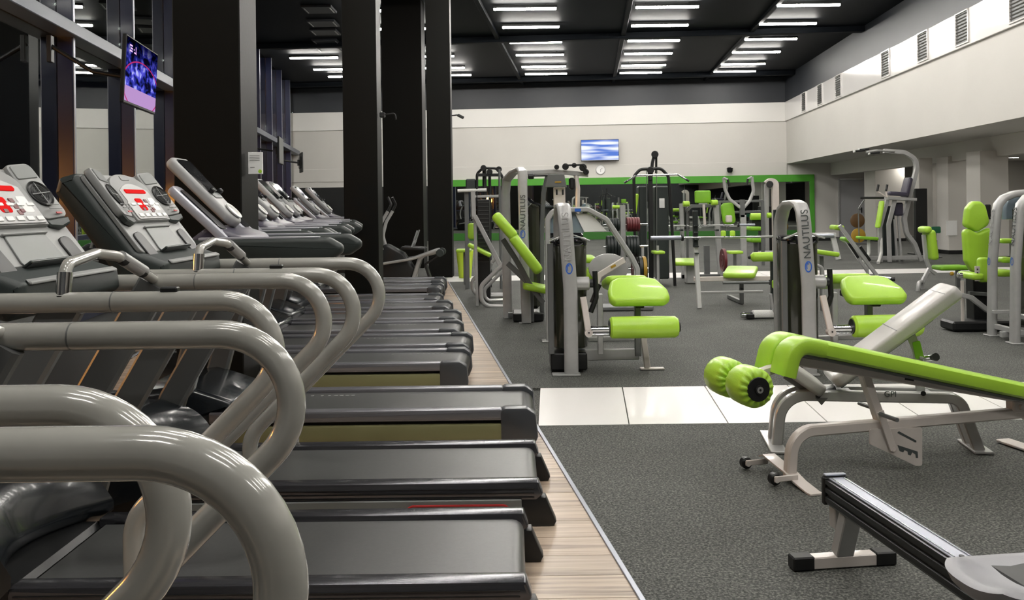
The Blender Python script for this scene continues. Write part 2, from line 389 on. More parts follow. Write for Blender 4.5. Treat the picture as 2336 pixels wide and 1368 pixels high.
# near white tile strip and the far one, tile by tile
def quadtile(p, z=-.0015):
    q = G(); c = sum((V((a[0], a[1], 0)) for a in p), V()) / 4; k = .006
    vs = []
    for a in p: d = (c - V((a[0], a[1], 0))); vs.append(V((a[0], a[1], 0)) + d.normalized() * k * 1.4)
    tv = [V((v.x, v.y, z)) for v in vs]; bv = [V((v.x, v.y, -.019)) for v in vs]
    q.add(tv + bv, [(0, 1, 2, 3), (0, 4, 5, 1), (1, 5, 6, 2), (2, 6, 7, 3), (3, 7, 4, 0)])
    return q.build('tile', 'tile', floor)
W = .626; x = .722 - W * 2
while x < 13:
    sh = .087 * (ys1 - ys0)
    a, b = x, x + W
    x0, x3 = max(a, woodx(ys0) + .012), max(a + sh, woodx(ys1) + .012)
    if b < x0 + .05: x += W; continue
    quadtile([(x0, ys0), (b, ys0), (b + sh, ys1), (x3, ys1)]); x += W
x = -12
while x < 14:
    sh = .1; quadtile([(x, far0(x)), (x + .62, far0(x + .62)), (x + .62 + sh, far1(x + .62)), (x + sh, far1(x))]); x += .62
# laminate boards under the treadmills
base = None; PW = .19; Y = -.5; bi = 0
bm0 = G().box((0, 0, 0), (1, 1, 1), bev=0)
while Y < 15.95:
    xr = woodx(Y + PW / 2) + .004; xls = wallx(Y) + 1.45
    cuts = [xr, xr - random.uniform(.5, 1.6)]
    while cuts[-1] - xls > 1.9: cuts.append(cuts[-1] - random.uniform(1.5, 2.3))
    cuts.append(xls)
    for a, b in zip(cuts, cuts[1:]):
        if base is None: o = bm0.build('board', 'wood', floor); base = o
        else: o = base.copy(); C.objects.link(o)
        o.parent = floor; o.location = ((a + b) / 2, Y + PW / 2, -.0095); o.scale = (a - b - .003, PW - .003, .018)
    Y += PW
g = G(); g.prism([(wallx(-5) + .02, -5), (wallx(-5) + 1.44, -5), (wallx(16) + 1.44, 16), (wallx(16) + .02, 16)], .019, Matrix.Translation((0, 0, -.0205)), center=False); g.build('black_border', 'blackfloor', floor)
g = G(); g.box((0, 0, 0), (.03, 17.0, .008), bev=.002, m=frame((wallx(7.45) + 1.445, 7.45, .002), (1, .134, 0), (0, 0, 1))); struct(g.build('trim_13', 'alu'))
g = G(); g.box((0, 0, 0), (.022, 17.0, .008), bev=.002, m=frame((woodx(7.45), 7.45, .002), (1, .1255, 0), (0, 0, 1)))
struct(g.build('trim_1', 'alu'))

# ceiling with dark beams
g = G(); g.box((3, 15.5, CEIL + .1), (36, 48, .2), bev=0); ceiling = struct(g.build('ceiling', 'ceil'))
for b0 in (-1.6, -9.5, -17.5, -25.5):
    g = G(); hbox(g, -21, -.05, b0 - .12, b0 + .12, CEIL - .16, CEIL - .001, .01); g.build('beam', 'ceil', ceiling)
for a0 in (-3.0, -6.45, -9.9):
    g = G(); hbox(g, a0 - .06, a0 + .06, -40, -.1, CEIL - .1, CEIL - .001, .01); g.build('cable_tray', 'ceil', ceiling)
# back wall: warm white field, gloss fascia, dark top
g = G(); hbox(g, -21, 6.0, 0, .25, 0, 5.09); wb = struct(g.build('wall_back', 'wall'))
g = G(); hbox(g, -21, 0, -.02, .1, 5.09, CEIL); g.build('dark_band', 'darkwall', wb)
g = G(); hbox(g, -21, 0, -.06, .05, 4.38, 5.09, .006); g.build('gloss_band', 'wallsatin', wb)
g = G(); hbox(g, -21, 0, -.035, .05, 2.36, 2.86, .006); g.build('lower_band', 'wall', wb)
g = G(); hbox(g, -21, -13.2, -.045, .05, 0, 2.14, .004); g.build('black_panel', 'black', wb)
# mirror wall in its green frame
def mirror_pane(k, a0, a1):
    g = G(); hbox(g, a0 + .004, a1 - .004, -.05, -.02, .28, 2.1, .003); return g.build('mirror_pane', 'mirror', wb)
for k in range(9): mirror_pane(k, -13.1 + k * 1.547, -13.1 + (k + 1) * 1.547)
g = G(); hbox(g, -13.2, .98, -.1, 0, 2.1, 2.36, .004); g.build('green_frame', 'frame_green', wb)
g = G(); hbox(g, .82, .98, -.1, 0, 0, 2.1, .004); hbox(g, -13.2, -13.1, -.1, 0, 0, 2.1, .004); g.build('green_frame', 'frame_green', wb)
g = G(); hbox(g, -13.1, .82, -.09, 0, 0, .28, .004); g.build('green_plinth', 'plinth_green', wb)

# bulkhead on the right with its gloss strip and vents
g = G(); hbox(g, 0, 1.6, -40, 0, 2.78, CEIL); wr = struct(g.build('wall_right', 'wall'))
g = G(); hbox(g, -.03, .1, -40, -.02, 5.09, CEIL); g.build('dark_band', 'darkwall', wr)
g = G(); hbox(g, -.06, .1, -40, -.06, 4.38, 5.09, .006); g.build('gloss_band', 'wallgloss', wr)
vy = [30.0, 27.93, 25.87, 21.75, 19.33, 17.3, 15.05, 12.6, 10.2, 8.0]
M['ventslat'] = mat('grey_vent_slat', (.17, .17, .16, 1), .45, .2)
vent0 = None
for i, yy in enumerate(vy):
    b = (yy - 33.0) * math.sqrt(1 + .087 ** 2)
    o = thing('air_vent', '', 'vent', hall(-.06, b, 4.44), 'louvred vents along the white strip above the right bulkhead')
    if vent0 is None:
        o.rotation_euler.z = math.atan2(RN.y, RN.x); ORG[o.name] = V()
        g = G(); w2, hh = .29, .63
        for (cy, cz, sy, sz) in ((-w2, hh / 2, .03, hh), (w2, hh / 2, .03, hh), (0, 0, 2 * w2 + .03, .03), (0, hh, 2 * w2 + .03, .03)): g.box((-.012, cy, cz), (.03, sy, sz), bev=.003)
        g.build('frame', 'wallgloss', o)
        for k in range(9):
            g = G(); g.box((-.008, 0, .06 + k * .064), (.035, 2 * w2 - .03, .008), rot=(0, .7, 0), bev=0); g.build('slat', 'ventslat', o)
        g = G(); g.box((.0, 0, hh / 2), (.004, 2 * w2 - .02, hh - .02), bev=0); g.build('duct_back', 'black', o); vent0 = o
    else:
        bpy.data.objects.remove(o); o = dup(vent0, hall(-.06, b, 4.44))
    o['label'] = ['louvred vent in the white strip, nearest the back wall', 'louvred vent in the white strip, second out from the back wall', 'louvred vent in the white strip, third out from the back wall, before the wide gap',
                  'louvred vent in the white strip, first on the near side of the wide gap', 'louvred vent in the white strip, above the chin-up tower',
                  'louvred vent in the white strip, second from the photo edge', 'louvred vent cut by the top right corner of the photo'][min(i, 6)]
    if i > 6: 
        for ch in list(o.children_recursive): bpy.data.objects.remove(ch)
        bpy.data.objects.remove(o)
# side area beyond: fascia, soffit, piers, far wall, door
g = G(); hbox(g, 1.6, 1.85, -40, 0, 2.32, 2.82, .004); fas = struct(g.build('trim_2', 'wall'))
g = G(); hbox(g, 1.85, 8, -40, 0, 2.62, 2.8); struct(g.build('trim_3', 'wall'))
g = G(); hbox(g, 7.0, 7.2, -40, 0, 0, 2.7); wfr = struct(g.build('wall_far_right', 'wall'))
g = G(); hbox(g, 6.9, 7.0, -40, -26.5, 0, 2.61); g.build('unseen_dark_panel', 'darkwall', wfr)  # out-of-view dark panel, added so the mirror wall reflects something dark
g = G(); hbox(g, 6.0, 7.0, 0, .2, 0, 2.8); g.build('return_wall', 'wall', wb)
g = G(); hbox(g, 3.5, 7.0, -3.2, -3.0, 0, 2.7); struct(g.build('wall_partition', 'wall'))
def pier(n, x0, x1, y0, y1, mt='wall'):
    g = G(); g.box(((x0 + x1) / 2, (y0 + y1) / 2, 1.22), (x1 - x0, y1 - y0, 2.44), bev=.004); p = struct(g.build('trim_%d' % n, mt))
    g = G(); g.box(((x0 + x1) / 2, (y0 + y1) / 2, .05), (x1 - x0 + .02, y1 - y0 + .02, .1), bev=.003); g.build('skirting', 'black', p); return p
pier(4, 12.02, 13.0, 29.0, 29.9); pier(5, 10.9, 11.66, 21.9, 22.5); pier(6, 10.42, 11.05, 19.5, 20.1)
pier(7, 10.5, 10.85, 22.6, 22.9)
d = struct(thing('door_1', '', 'door', hall(2.35, -.02, 0))); del d['label']; del d['category']
d.rotation_euler.z = math.atan2(RN.y, RN.x); ORG[d.name] = V()
g = G(); g.box((0, 0, 1.06), (.86, .05, 2.12), bev=.004); g.build('door_leaf', 'door', d)
g = G(); [g.box(c, s_, bev=.004) for c, s_ in (((-.46, -.01, 1.09), (.06, .07, 2.18)), ((.46, -.01, 1.09), (.06, .07, 2.18)), ((0, -.01, 2.16), (.98, .07, .06)))]; g.build('door_frame', 'silver', d)
g = G(); g.box((.34, -.04, 1.0), (.04, .03, .2), bev=.005); g.tube([(.34, -.05, 1.04), (.34, -.09, 1.04), (.22, -.09, 1.04)], .011, .02); g.build('door_handle', 'black', d)
# wall behind the camera, closing the hall
g = G(); g.box((3, -6.6, 3), (36, .2, 6.2), bev=0); struct(g.build('wall_front', 'darkwall'))

# window wall on the left, bay by bay
WA = math.atan2(-.134, 1)
def wbox(g, off0, off1, y0, y1, z0, z1, bev=.003):
    yc = (y0 + y1) / 2; c = V((wallx(yc), yc, (z0 + z1) / 2)) ; n = V((1, .134, 0)).normalized(); dd = V((-.134, 1, 0)).normalized()
    m = Matrix(((n.x, dd.x, 0, c.x + n.x * (off0 + off1) / 2), (n.y, dd.y, 0, c.y + n.y * (off0 + off1) / 2), (0, 0, 1, c.z), (0, 0, 0, 1)))
    return g.box((0, 0, 0), (off1 - off0, (y1 - y0) * math.sqrt(1 + .134 ** 2), z1 - z0), bev=bev, m=m)
wl = G(); wbox(wl, -.12, .02, -6.5, 34.9, 0, .14); wl = struct(wl.build('baseboard_left', 'navy'))
MY = [10.40 + 2.42 * k for k in range(-7, 10)]
for i, y0 in enumerate(MY):
    o = bpy.data.objects.new('window_%d' % (i + 1), None); C.objects.link(o); struct(o); o.location = (wallx(y0), y0, 0); ORG[o.name] = V(o.location)
    g = G(); wbox(g, -.016, .16, y0 - .04, y0 + .04, .1, CEIL, .006); g.build('mullion', 'navy', o)
    g = G(); wbox(g, .1602, .168, y0 - .028, y0 + .028, .1, CEIL, .001); g.build('mullion_highlight', 'alu', o)  # pale strip stands in for the highlight along the room-side edge
    y1 = y0 + 2.42
    if y1 > 34.9: y1 = 34.8
    g = G(); wbox(g, -.03, -.018, y0 + .03, y1 - .03, .14, 3.45, 0); g.build('pane', 'glass', o)
    g = G(); wbox(g, -.03, -.018, y0 + .03, y1 - .03, 3.58, CEIL, 0); g.build('pane', 'glass', o)
    g = G(); wbox(g, -.05, .03, y0 + .04, y1 - .04, 1.02, 1.08, .004); g.build('glazing_bar', 'navy', o)
g = G(); wbox(g, -.014, .24, -6.5, 34.8, 3.44, 3.59, .008); struct(g.build('trim_8', 'transom'))

# pillars
def pillar(n, x0, x1, y0, dy=.4, z=CEIL):
    g = G(); g.box(((x0 + x1) / 2, y0 + dy / 2, z / 2), (x1 - x0, dy, z), bev=.008)
    return struct(g.build('trim_%d' % n, 'pillar'))
pillar(9, -2.312, -1.85, 6.0); pillar(10, -2.228, -1.775, 11.62); pillar(11, -1.624, -1.162, 16.9, .45); pillar(12, -2.86, -1.972, 19.5, .8)

# ceiling tubes
def lamp_obj():
    o = local(thing('ceiling_light', '', 'light'))
    g = G(); g.box((0, 0, .05), (1.5, .1, .06), bev=.006); g.cyl((-.5, 0, .08), (-.5, 0, .11), .008, 8); g.cyl((.5, 0, .08), (.5, 0, .11), .008, 8); g.build('housing', 'black', o)
    g = G(); g.box((0, 0, .0), (1.46, .09, .045), bev=.01, seg=2); g.build('diffuser', 'tube', o); return o
L0 = None
ORD = ['first', 'second', 'third', 'fourth', 'fifth', 'sixth', 'seventh', 'eighth', 'ninth', 'tenth', 'eleventh', 'twelfth', 'thirteenth']
cols = [(-3.0, 'first'), (.36, 'second'), (3.68, 'third'), (6.98, 'fourth')]
rowY = [20.45 + 2.12 * k for k in (0, 1, 2, 3)] + [29.1, 30.75]
nm = ['nearest', 'second', 'third', 'fourth', 'fifth', 'farthest']
cn = ['left of the thin black pillar', 'in the column left of centre', 'in the middle column', 'in the right-hand column']
zl = CEIL - .11
def addlamp(x, y, label, grp):
    global L0
    if L0 is None: L0 = lamp_obj(); o = L0; o.location = (x, y, zl)
    else: o = dup(L0, (x, y, zl))
    o['label'] = label; o['group'] = grp
for ci, (cx, _) in enumerate(cols):
    for ri, y in enumerate(rowY):
        addlamp(cx + .087 * (y - 20.45), y, '%s bright ceiling tube %s' % (nm[ri], cn[ci]), 'linear ceiling tubes in view')
    k = 1
    if ci == 0: continue          # this column is lit only at the far end
    while 20.45 - 2.12 * k > -1.5:
        y = 20.45 - 2.12 * k; addlamp(cx + .087 * (y - 20.45), y, 'ceiling tube above the frame, %s column, %s row out' % (('', 'left', 'middle', 'right')[ci], ORD[k - 1]), 'linear ceiling tubes above the frame'); k += 1
for k, (y, lb) in enumerate(((26.8, 'nearest bright tube between the first and second black pillars'), (29.1, 'short-looking bright tube cut by the second black pillar'), (30.75, 'farthest bright tube seen in the slot right of the second pillar'))):
    addlamp(-6.55 + .087 * (y - 20.45), y, lb, 'linear ceiling tubes in view')
# unlit ceiling cassettes on the left
gc = None
for k, (px, py) in enumerate(((728, 18), (737, 50), (742, 70), (745, 93), (752, 110))):
    p = fl(px, py, CEIL)
    if gc is None:
        gc = local(thing('ceiling_grille', '', 'vent')); 
        g = G(); g.box((0, 0, -.03), (.7, .7, .06), bev=.01); g.build('housing', 'darkwall', gc)
        g = G(); g.box((-.3, 0, -.065), (.02, .5, .01), bev=0); g.box((.3, 0, -.065), (.02, .5, .01), bev=0); g.build('vane', 'silver', gc); o = gc
    else: o = dup(gc)
    o.location = (p.x, p.y, CEIL); o['group'] = 'unlit grey ceiling cassettes left of the second pillar'
    o['label'] = '%s unlit square ceiling cassette in the dark ceiling by the windows' % ('topmost', 'second', 'third', 'fourth', 'lowest and farthest')[k]
# side room downlights
dl = None
for k, (a, b) in enumerate(((3.1, -4), (3.1, -8), (3.1, -12), (3.1, -16), (3.1, -20), (5.4, -6), (5.4, -10), (5.4, -14), (5.4, -18), (5.4, -23))):
    p = hall(a, b, 2.62)
    if dl is None:
        dl = local(thing('downlight', '', 'light')); g = G(); g.lathe([(.0, -.012), (.13, -.012), (.15, -.02), (.16, 0), (0, 0)], seg=20); g.build('rim', 'white', dl)
        g = G(); g.cyl((0, 0, -.02), (0, 0, -.013), .125, 20); g.build('lens', 'down', dl); o = dl
    else: o = dup(dl)
    o.location = p; o['label'] = 'round recessed downlight in the side area, %s row, %s from the back wall' % (('left-hand', 'right-hand')[k > 4], ORD[k if k < 5 else k - 5]); o['group'] = 'downlights of the side area'
# ================================================================= TREADMILLS
M['armrail'] = mat('satin_lilac_grey_rail', (.19, .19, .21, 1), .3, .5)
M['hoodblack'] = mat('satin_black_hood_plastic', (.010, .013, .016, 1), .24, 0, .3)
# local frame: x = 0 at the rear end of the deck (negative towards the console), y across, z up
def XZ(o, poly): return [(p[0], p[1]) for p in poly]
FXZ = Matrix(((1, 0, 0, 0), (0, 0, -1, 0), (0, 1, 0, 0), (0, 0, 0, 1)))       # prism xy -> world xz, thickness along y
def fxz(y): m = FXZ.copy(); m.translation = V((0, y, 0)); return m
def roundpoly(p, r, n=4):
    q = [V((a[0], a[1], 0)) for a in p]; mid = (q[0] + q[-1]) / 2
    return [(v.x, v.y) for v in fillet([mid] + q + [mid], r, n)[:-1]]
def incline(p_bot, p_top):
    """frame on a face whose lower and upper edges are given in (x, z): local x = across (+y world), local y = up the slope, z = outwards"""
    b = V((p_bot[0], 0, p_bot[1])); t = V((p_top[0], 0, p_top[1])); v = (t - b).normalized(); u = V((0, 1, 0)); n = u.cross(v)
    if n.x < 0: n = -n
    return Matrix(((u.x, v.x, n.x, b.x), (u.y, v.y, n.y, b.y), (u.z, v.z, n.z, b.z), (0, 0, 0, 1))), (t - b).length

def tubular_treadmill():
    r = local(thing('treadmill', '', 'treadmill'))
    hw = .355
    # deck
    g = G(); g.box((-1.0, 0, .085), (1.9, .5, .09), bev=.01); g.build('deck_frame', 'black', r)
    g = G(); poly = [(-1.62, .178), (-.06, .178)] + [(-.045 + .045 * math.sin(t), .133 + .045 * math.cos(t)) for t in [math.pi * k / 8 for k in range(9)]] + [(-1.62, .088)]
    g.prism(poly, .505, fxz(0), bev=.004, seg=1); g.build('running_belt', 'belt', r)
    for s in (-1, 1):
        g = G(); y = s * (hw - .045)
        g.prism(roundpoly([(-1.66, .115), (-.01, .115), (.02, .14), (.0, .195), (-1.66, .195)], .012), .085, fxz(y), bev=.012, seg=2); o = g.build('side_rail', 'deckrail', r)
        g = G(); [g.box((-.83, y + s * .0435, .13 + .018 * k), (1.62, .004, .004), bev=0) for k in range(3)]; g.build('rail_groove', 'black', o)
        g = G(); g.prism([(-.16, .0), (.065, .0), (.075, .02), (.03, .125), (-.16, .13)], .075, fxz(y), bev=.008, seg=2); g.build('rear_foot', 'black', r)
    g = G(); g.box((-.9, hw - .12, .10), (1.3, .02, .03), bev=.003)
    # side skirt with the thin red line on the near side
    g = G(); g.box((-.85, -hw + .0, .085), (1.55, .012, .075), bev=.004); sk = g.build('side_skirt', 'console_mid', r)
    g = G(); g.tube([(-.62, -hw - .009, .055), (-.55, -hw - .009, .1), (-.15, -hw - .009, .1), (-.08, -hw - .009, .055)], .005, .03, 8); g.build('red_stripe', 'redpaint', sk)
    # motor hood
    top = [(-1.64, .235), (-1.71, .345), (-1.80, .43), (-1.94, .505), (-2.08, .53), (-2.2, .50), (-2.29, .38), (-2.33, .12)]
    def catm(P, k=4):
        P = [V((a[0], a[1])) for a in P]; out = []
        for i in range(len(P) - 1):
            a, b, c, d = P[max(i - 1, 0)], P[i], P[i + 1], P[min(i + 2, len(P) - 1)]
            for j in range(k):
                t = j / k; out.append(.5 * ((2 * b) + (c - a) * t + (2 * a - 5 * b + 4 * c - d) * t * t + (3 * b - a - 3 * c + d) * t ** 3))
        return out + [P[-1]]
    top = catm(top); bot = [V((-2.2, .08)), V((-1.9, .1)), V((-1.68, .16)), V((-1.64, .2))]
    K = 16; g = G(); vs = []; fs = []; n = len(top) + len(bot)
    for j in range(K + 1):
        u = -1 + 2 * j / K; y = u * .36; e = 1 - .22 * u * u - .10 * u ** 8; back_ = .16 * (1 - u * u)
        for q_ in top: f_ = min(1, max(0, (-q_.x - 1.64) / .35)); vs.append((q_.x - back_ * (1 - f_ * .8), y, .12 + (q_.y - .12) * (e * f_ + (1 - f_))))
        for q_ in bot: vs.append((q_.x - back_ * (1 if q_.x > -1.8 else .4), y, q_.y))
    for j in range(K):
        for i in range(n): a = j * n + i; b = j * n + (i + 1) % n; fs.append((a, b, b + n, a + n))
    fs.append(tuple(range(n))); fs.append(tuple(K * n + i for i in range(n))[::-1]); g.add(vs, fs)
    g.build('motor_hood', 'hoodblack', r, sharp=50)
    g = G(); g.box((-1.95, 0, .1), (.6, .6, .16), bev=.02); g.build('front_base', 'black', r)
    # uprights
    for s in (-1, 1):
        g = G(); g.bar([(-1.95, s * .345, .08), (-1.86, s * .345, .42), (-1.46, s * .345, 1.1)], .045, .125, (0, 1, 0), .15, .012); g.build('upright', 'silver_dark', r)
    # handrails
    for s in (-1, 1):
        y = s * .365
        cx, cz, R = -.955, .94, .165
        q = [V((-1.68, y, 1.105)), V((-1.3, y, 1.105))] + [V((cx + R * math.cos(a), y, cz + R * math.sin(a))) for a in [math.radians(90 - 135 * k / 16) for k in range(17)]]
        q += fillet([q[-1], (-1.245, y, .416), (-1.245, y, .15)], .15, 8)[1:]
        g = G(); g.tube(q, .033, seg=20); g.add([], []); h = g.build('handrail', 'rail', r)
        g = G(); g.lathe([(.0, .012), (.022, .008), (.033, -.006), (.033, -.02)], frame((-1.68, y, 1.105), (0, 0, 1), (-1, 0, 0)), 20); g.build('end_cap', 'rail', h)
        g = G(); g.cyl((-1.30, y, 1.105), (-1.296, y, 1.105), .0335, 20); g.build('joint_ring', 'silver_dark', h)
        if s < 0: g = G(); g.box((-1.12, y, 1.142), (.055, .03, .018), bev=.004); g.build('clip', 'black', h)
        g = G(); g.cyl((-1.245, y, .12), (-1.245, y, .165), .04, 16); g.build('rail_socket', 'black', h)
    # grip bar across between the rails
    x = -1.46
    pts = [(x, -.365, 1.12), (x + .0, -.345, 1.225), (x - .04, -.06, 1.245), (x + .0, .02, 1.23), (x, .365, 1.11)]
    g = G(); g.tube(pts, .019, .05, 14); gb = g.build('grip_bar', 'rail', r)
    g = G(); g.cyl((x, -.362, 1.125), (x, -.35, 1.2), .0235, 14); g.build('pulse_sensor', 'chrome', gb)
    g = G(); g.cyl((x, -.3655, 1.118), (x, -.3645, 1.126), .026, 14); g.build('sensor_ring', 'black', gb)
    a, b = V((x, .04, 1.225)), V((x, .24, 1.156)); g = G(); g.cyl(a, b, .0235, 14); g.build('black_grip', 'black', gb)
    g = G(); g.cyl(a + V((.004, 0, .003)), b + V((.004, 0, .003)), .0215, 14); g.cyl(a + (b - a) * .18, a + (b - a) * .86, .0245, 14); g.build('sensor_plate', 'silver', gb)
    # console
    body = [(-1.995, 1.56), (-1.74, 1.215), (-1.60, 1.165), (-1.59, 1.09), (-1.66, 1.04), (-1.80, 1.07), (-2.09, 1.475), (-2.07, 1.54)]
    g = G(); g.prism(roundpoly(body, .02, 4), .70, fxz(0), bev=.03, seg=3); cs = g.build('console', 'dkgreen', r)
    m, L = incline((-1.735, 1.225), (-1.985, 1.56))
    def plate(nm, u0, u1, v0, v1, mt, z=.004, th=.01, par=cs, rr=.012, lb=None):
        gg = G(); gg.prism(roundpoly([(u0, v0), (u1, v0), (u1, v1), (u0, v1)], rr, 3), th, m @ Matrix.Translation((0, 0, z)), bev=min(.003, th * .3), seg=1, center=True); return gg.build(nm, mt, par, lb)
    plate('face', -.335, .335, -.03, L - .01, 'console', .0, .02, rr=.03)
    arch = [(-.185, .13)] + [(.185, .13)] + [(.195, L - .10)] + [(.195 * math.cos(t), L - .10 + .085 * math.sin(t)) for t in [math.pi * k / 12 for k in range(1, 12)]] + [(-.195, L - .10)]
    g = G(); g.prism(arch, .03, m @ Matrix.Translation((0, 0, .015)), bev=.006); g.build('display_panel', 'console', cs)
    plate('brand_plate', -.045, .045, L - .055, L - .03, 'console_mid', .031, .004)
    arc2 = [(-.15 + .3 * k / 10, L - .115 + .04 * math.sin(math.pi * k / 10)) for k in range(11)]
    g = G(); g.prism([(-.15, .17)] + [(.15, .17)] + arc2[::-1], .004, m @ Matrix.Translation((0, 0, .031)), bev=.001, seg=1); g.build('overlay', 'console_lt', cs)
    plate('led_strip', -.11, .11, L - .135, L - .112, 'red', .035, .005)
    plate('led_window', -.075, -.005, L - .235, L - .165, 'red', .035, .005)
    for k in range(3): plate('led_square', .02, .05, L - .19 - .028 * k, L - .17 - .028 * k, 'darkred', .035, .004, rr=.003)
    plate('label_sheet', .075, .14, L - .235, L - .16, 'signw', .034, .003)
    plate('keypad', -.17, .17, .135, .235, 'console_lt', .033, .004)
    for a, b_ in ((-.05, .19), (.055, .19)): plate('button', a - .013, a + .013, b_ - .008, b_ + .008, 'darkred', .037, .004, rr=.003)
    for k in range(5): plate('button', -.15 + k * .066, -.105 + k * .066, .145, .165, 'signw', .037, .004, rr=.004)
    for k in range(5): plate('button', -.15 + k * .066, -.105 + k * .066, .212, .226, 'signw', .037, .004, rr=.004)
    for s in (-1, 1):
        mm = m @ Matrix.Translation((s * .262, 0, .02)) @ Matrix.Rotation(-s * .16, 4, 'Y')
        g = G(); o = roundpoly([(-.075 * 1, .155), (.075, .155), (.07, L + .0), (-.07, L + .0)], .03, 4); g.prism(o, .035, mm, bev=.008, seg=2); pod = g.build('fan_pod', 'console', cs)
        g = G(); g.prism(roundpoly([(-.06, L - .075), (.06, L - .075), (.055, L - .012), (-.055, L - .012)], .01), .006, mm @ Matrix.Translation((0, 0, .0185)), bev=.002, seg=1); g.build('pod_cap', 'console_mid', pod)
        c = mm @ Matrix.Translation((0, L - .15, .0175))
        g = G(); g.lathe([(0, 0), (.056, 0), (.06, .006), (.056, .009), (.05, .003), (0, .003)], c, 24); g.build('fan_grille', 'black', pod)
        g = G(); [g.lathe([(rr - .0018, .004), (rr, .008), (rr + .0018, .004)], c, 24) for rr in (.02, .03, .04)]
        g.box((0, 0, .007), (.1, .004, .003), bev=0, m=c); g.box((0, 0, .007), (.004, .1, .003), bev=0, m=c); g.build('fan_ring', 'silver_dark', pod)
        g = G(); g.prism([(-.072, .155), (.072, .155), (.06, .125), (0, .112), (-.06, .125)], .03, mm, bev=.006, seg=1); g.build('pod_lip', 'dkgreen', pod)
        plate('caution_text', s * .262 - .045, s * .262 + .045, .185, .19, 'console_mid', .052, .003, rr=.001)
        plate('caution_text', s * .262 - .045, s * .262 + .045, .205, .209, 'console_mid', .052, .003, rr=.001)
        plate('red_sticker', s * .262 - .01, s * .262 + .03, .165, .174, 'redpaint', .048, .003, rr=.002)
        g = G(); g.prism(roundpoly([(-.05, -.085), (.05, -.085), (.03, .075), (-.06, .06)], .03, 4), .012, m @ Matrix.Translation((s * .25, .01, .012)), bev=.003, seg=1); g.build('cup_holder', 'black', cs)
    g = G(); g.prism(roundpoly([(-.15, -.03), (.15, -.03), (.13, .10), (-.13, .10)], .015, 3), .008, m @ Matrix.Translation((0, 0, .012)), bev=.002, seg=1); tr = g.build('book_tray', 'console_mid', cs)
    g = G(); g.box((0, -.035, .025), (.30, .012, .045), bev=.004, m=m); g.build('tray_lip', 'dkgreen', tr)
    g = G(); g.box((0, .10, .014), (.29, .008, .02), bev=.003, m=m); g.build('tray_edge', 'console', tr)
    g = G(); g.prism(roundpoly([(-1.615, 1.178), (-1.592, 1.168), (-1.588, 1.158), (-1.60, 1.158)], .003, 2), .62, fxz(0), bev=.004, seg=1); g.build('front_lip', 'console', cs)
    return r
T0 = tubular_treadmill()
TL = [(2.99 + .16, .03, 'treadmill with tubular handrails and its whole belt lowest in view at bottom centre'),
      (4.15, .10, 'treadmill with tubular handrails, red side line and the lit red display facing the room'),
      (1.68, .27, 'treadmill at lower left, its curved handrail looping in front of the lowest full belt'),
      (.695, .505, 'nearest treadmill, only its thick grey handrail curving down at the bottom left')]
for i, (yc, xe, lb) in enumerate(TL):
    o = T0 if i == 0 else dup(T0)
    o.location = (xe, yc, 0); o['label'] = lb; o['group'] = 'treadmills with tubular handrails'

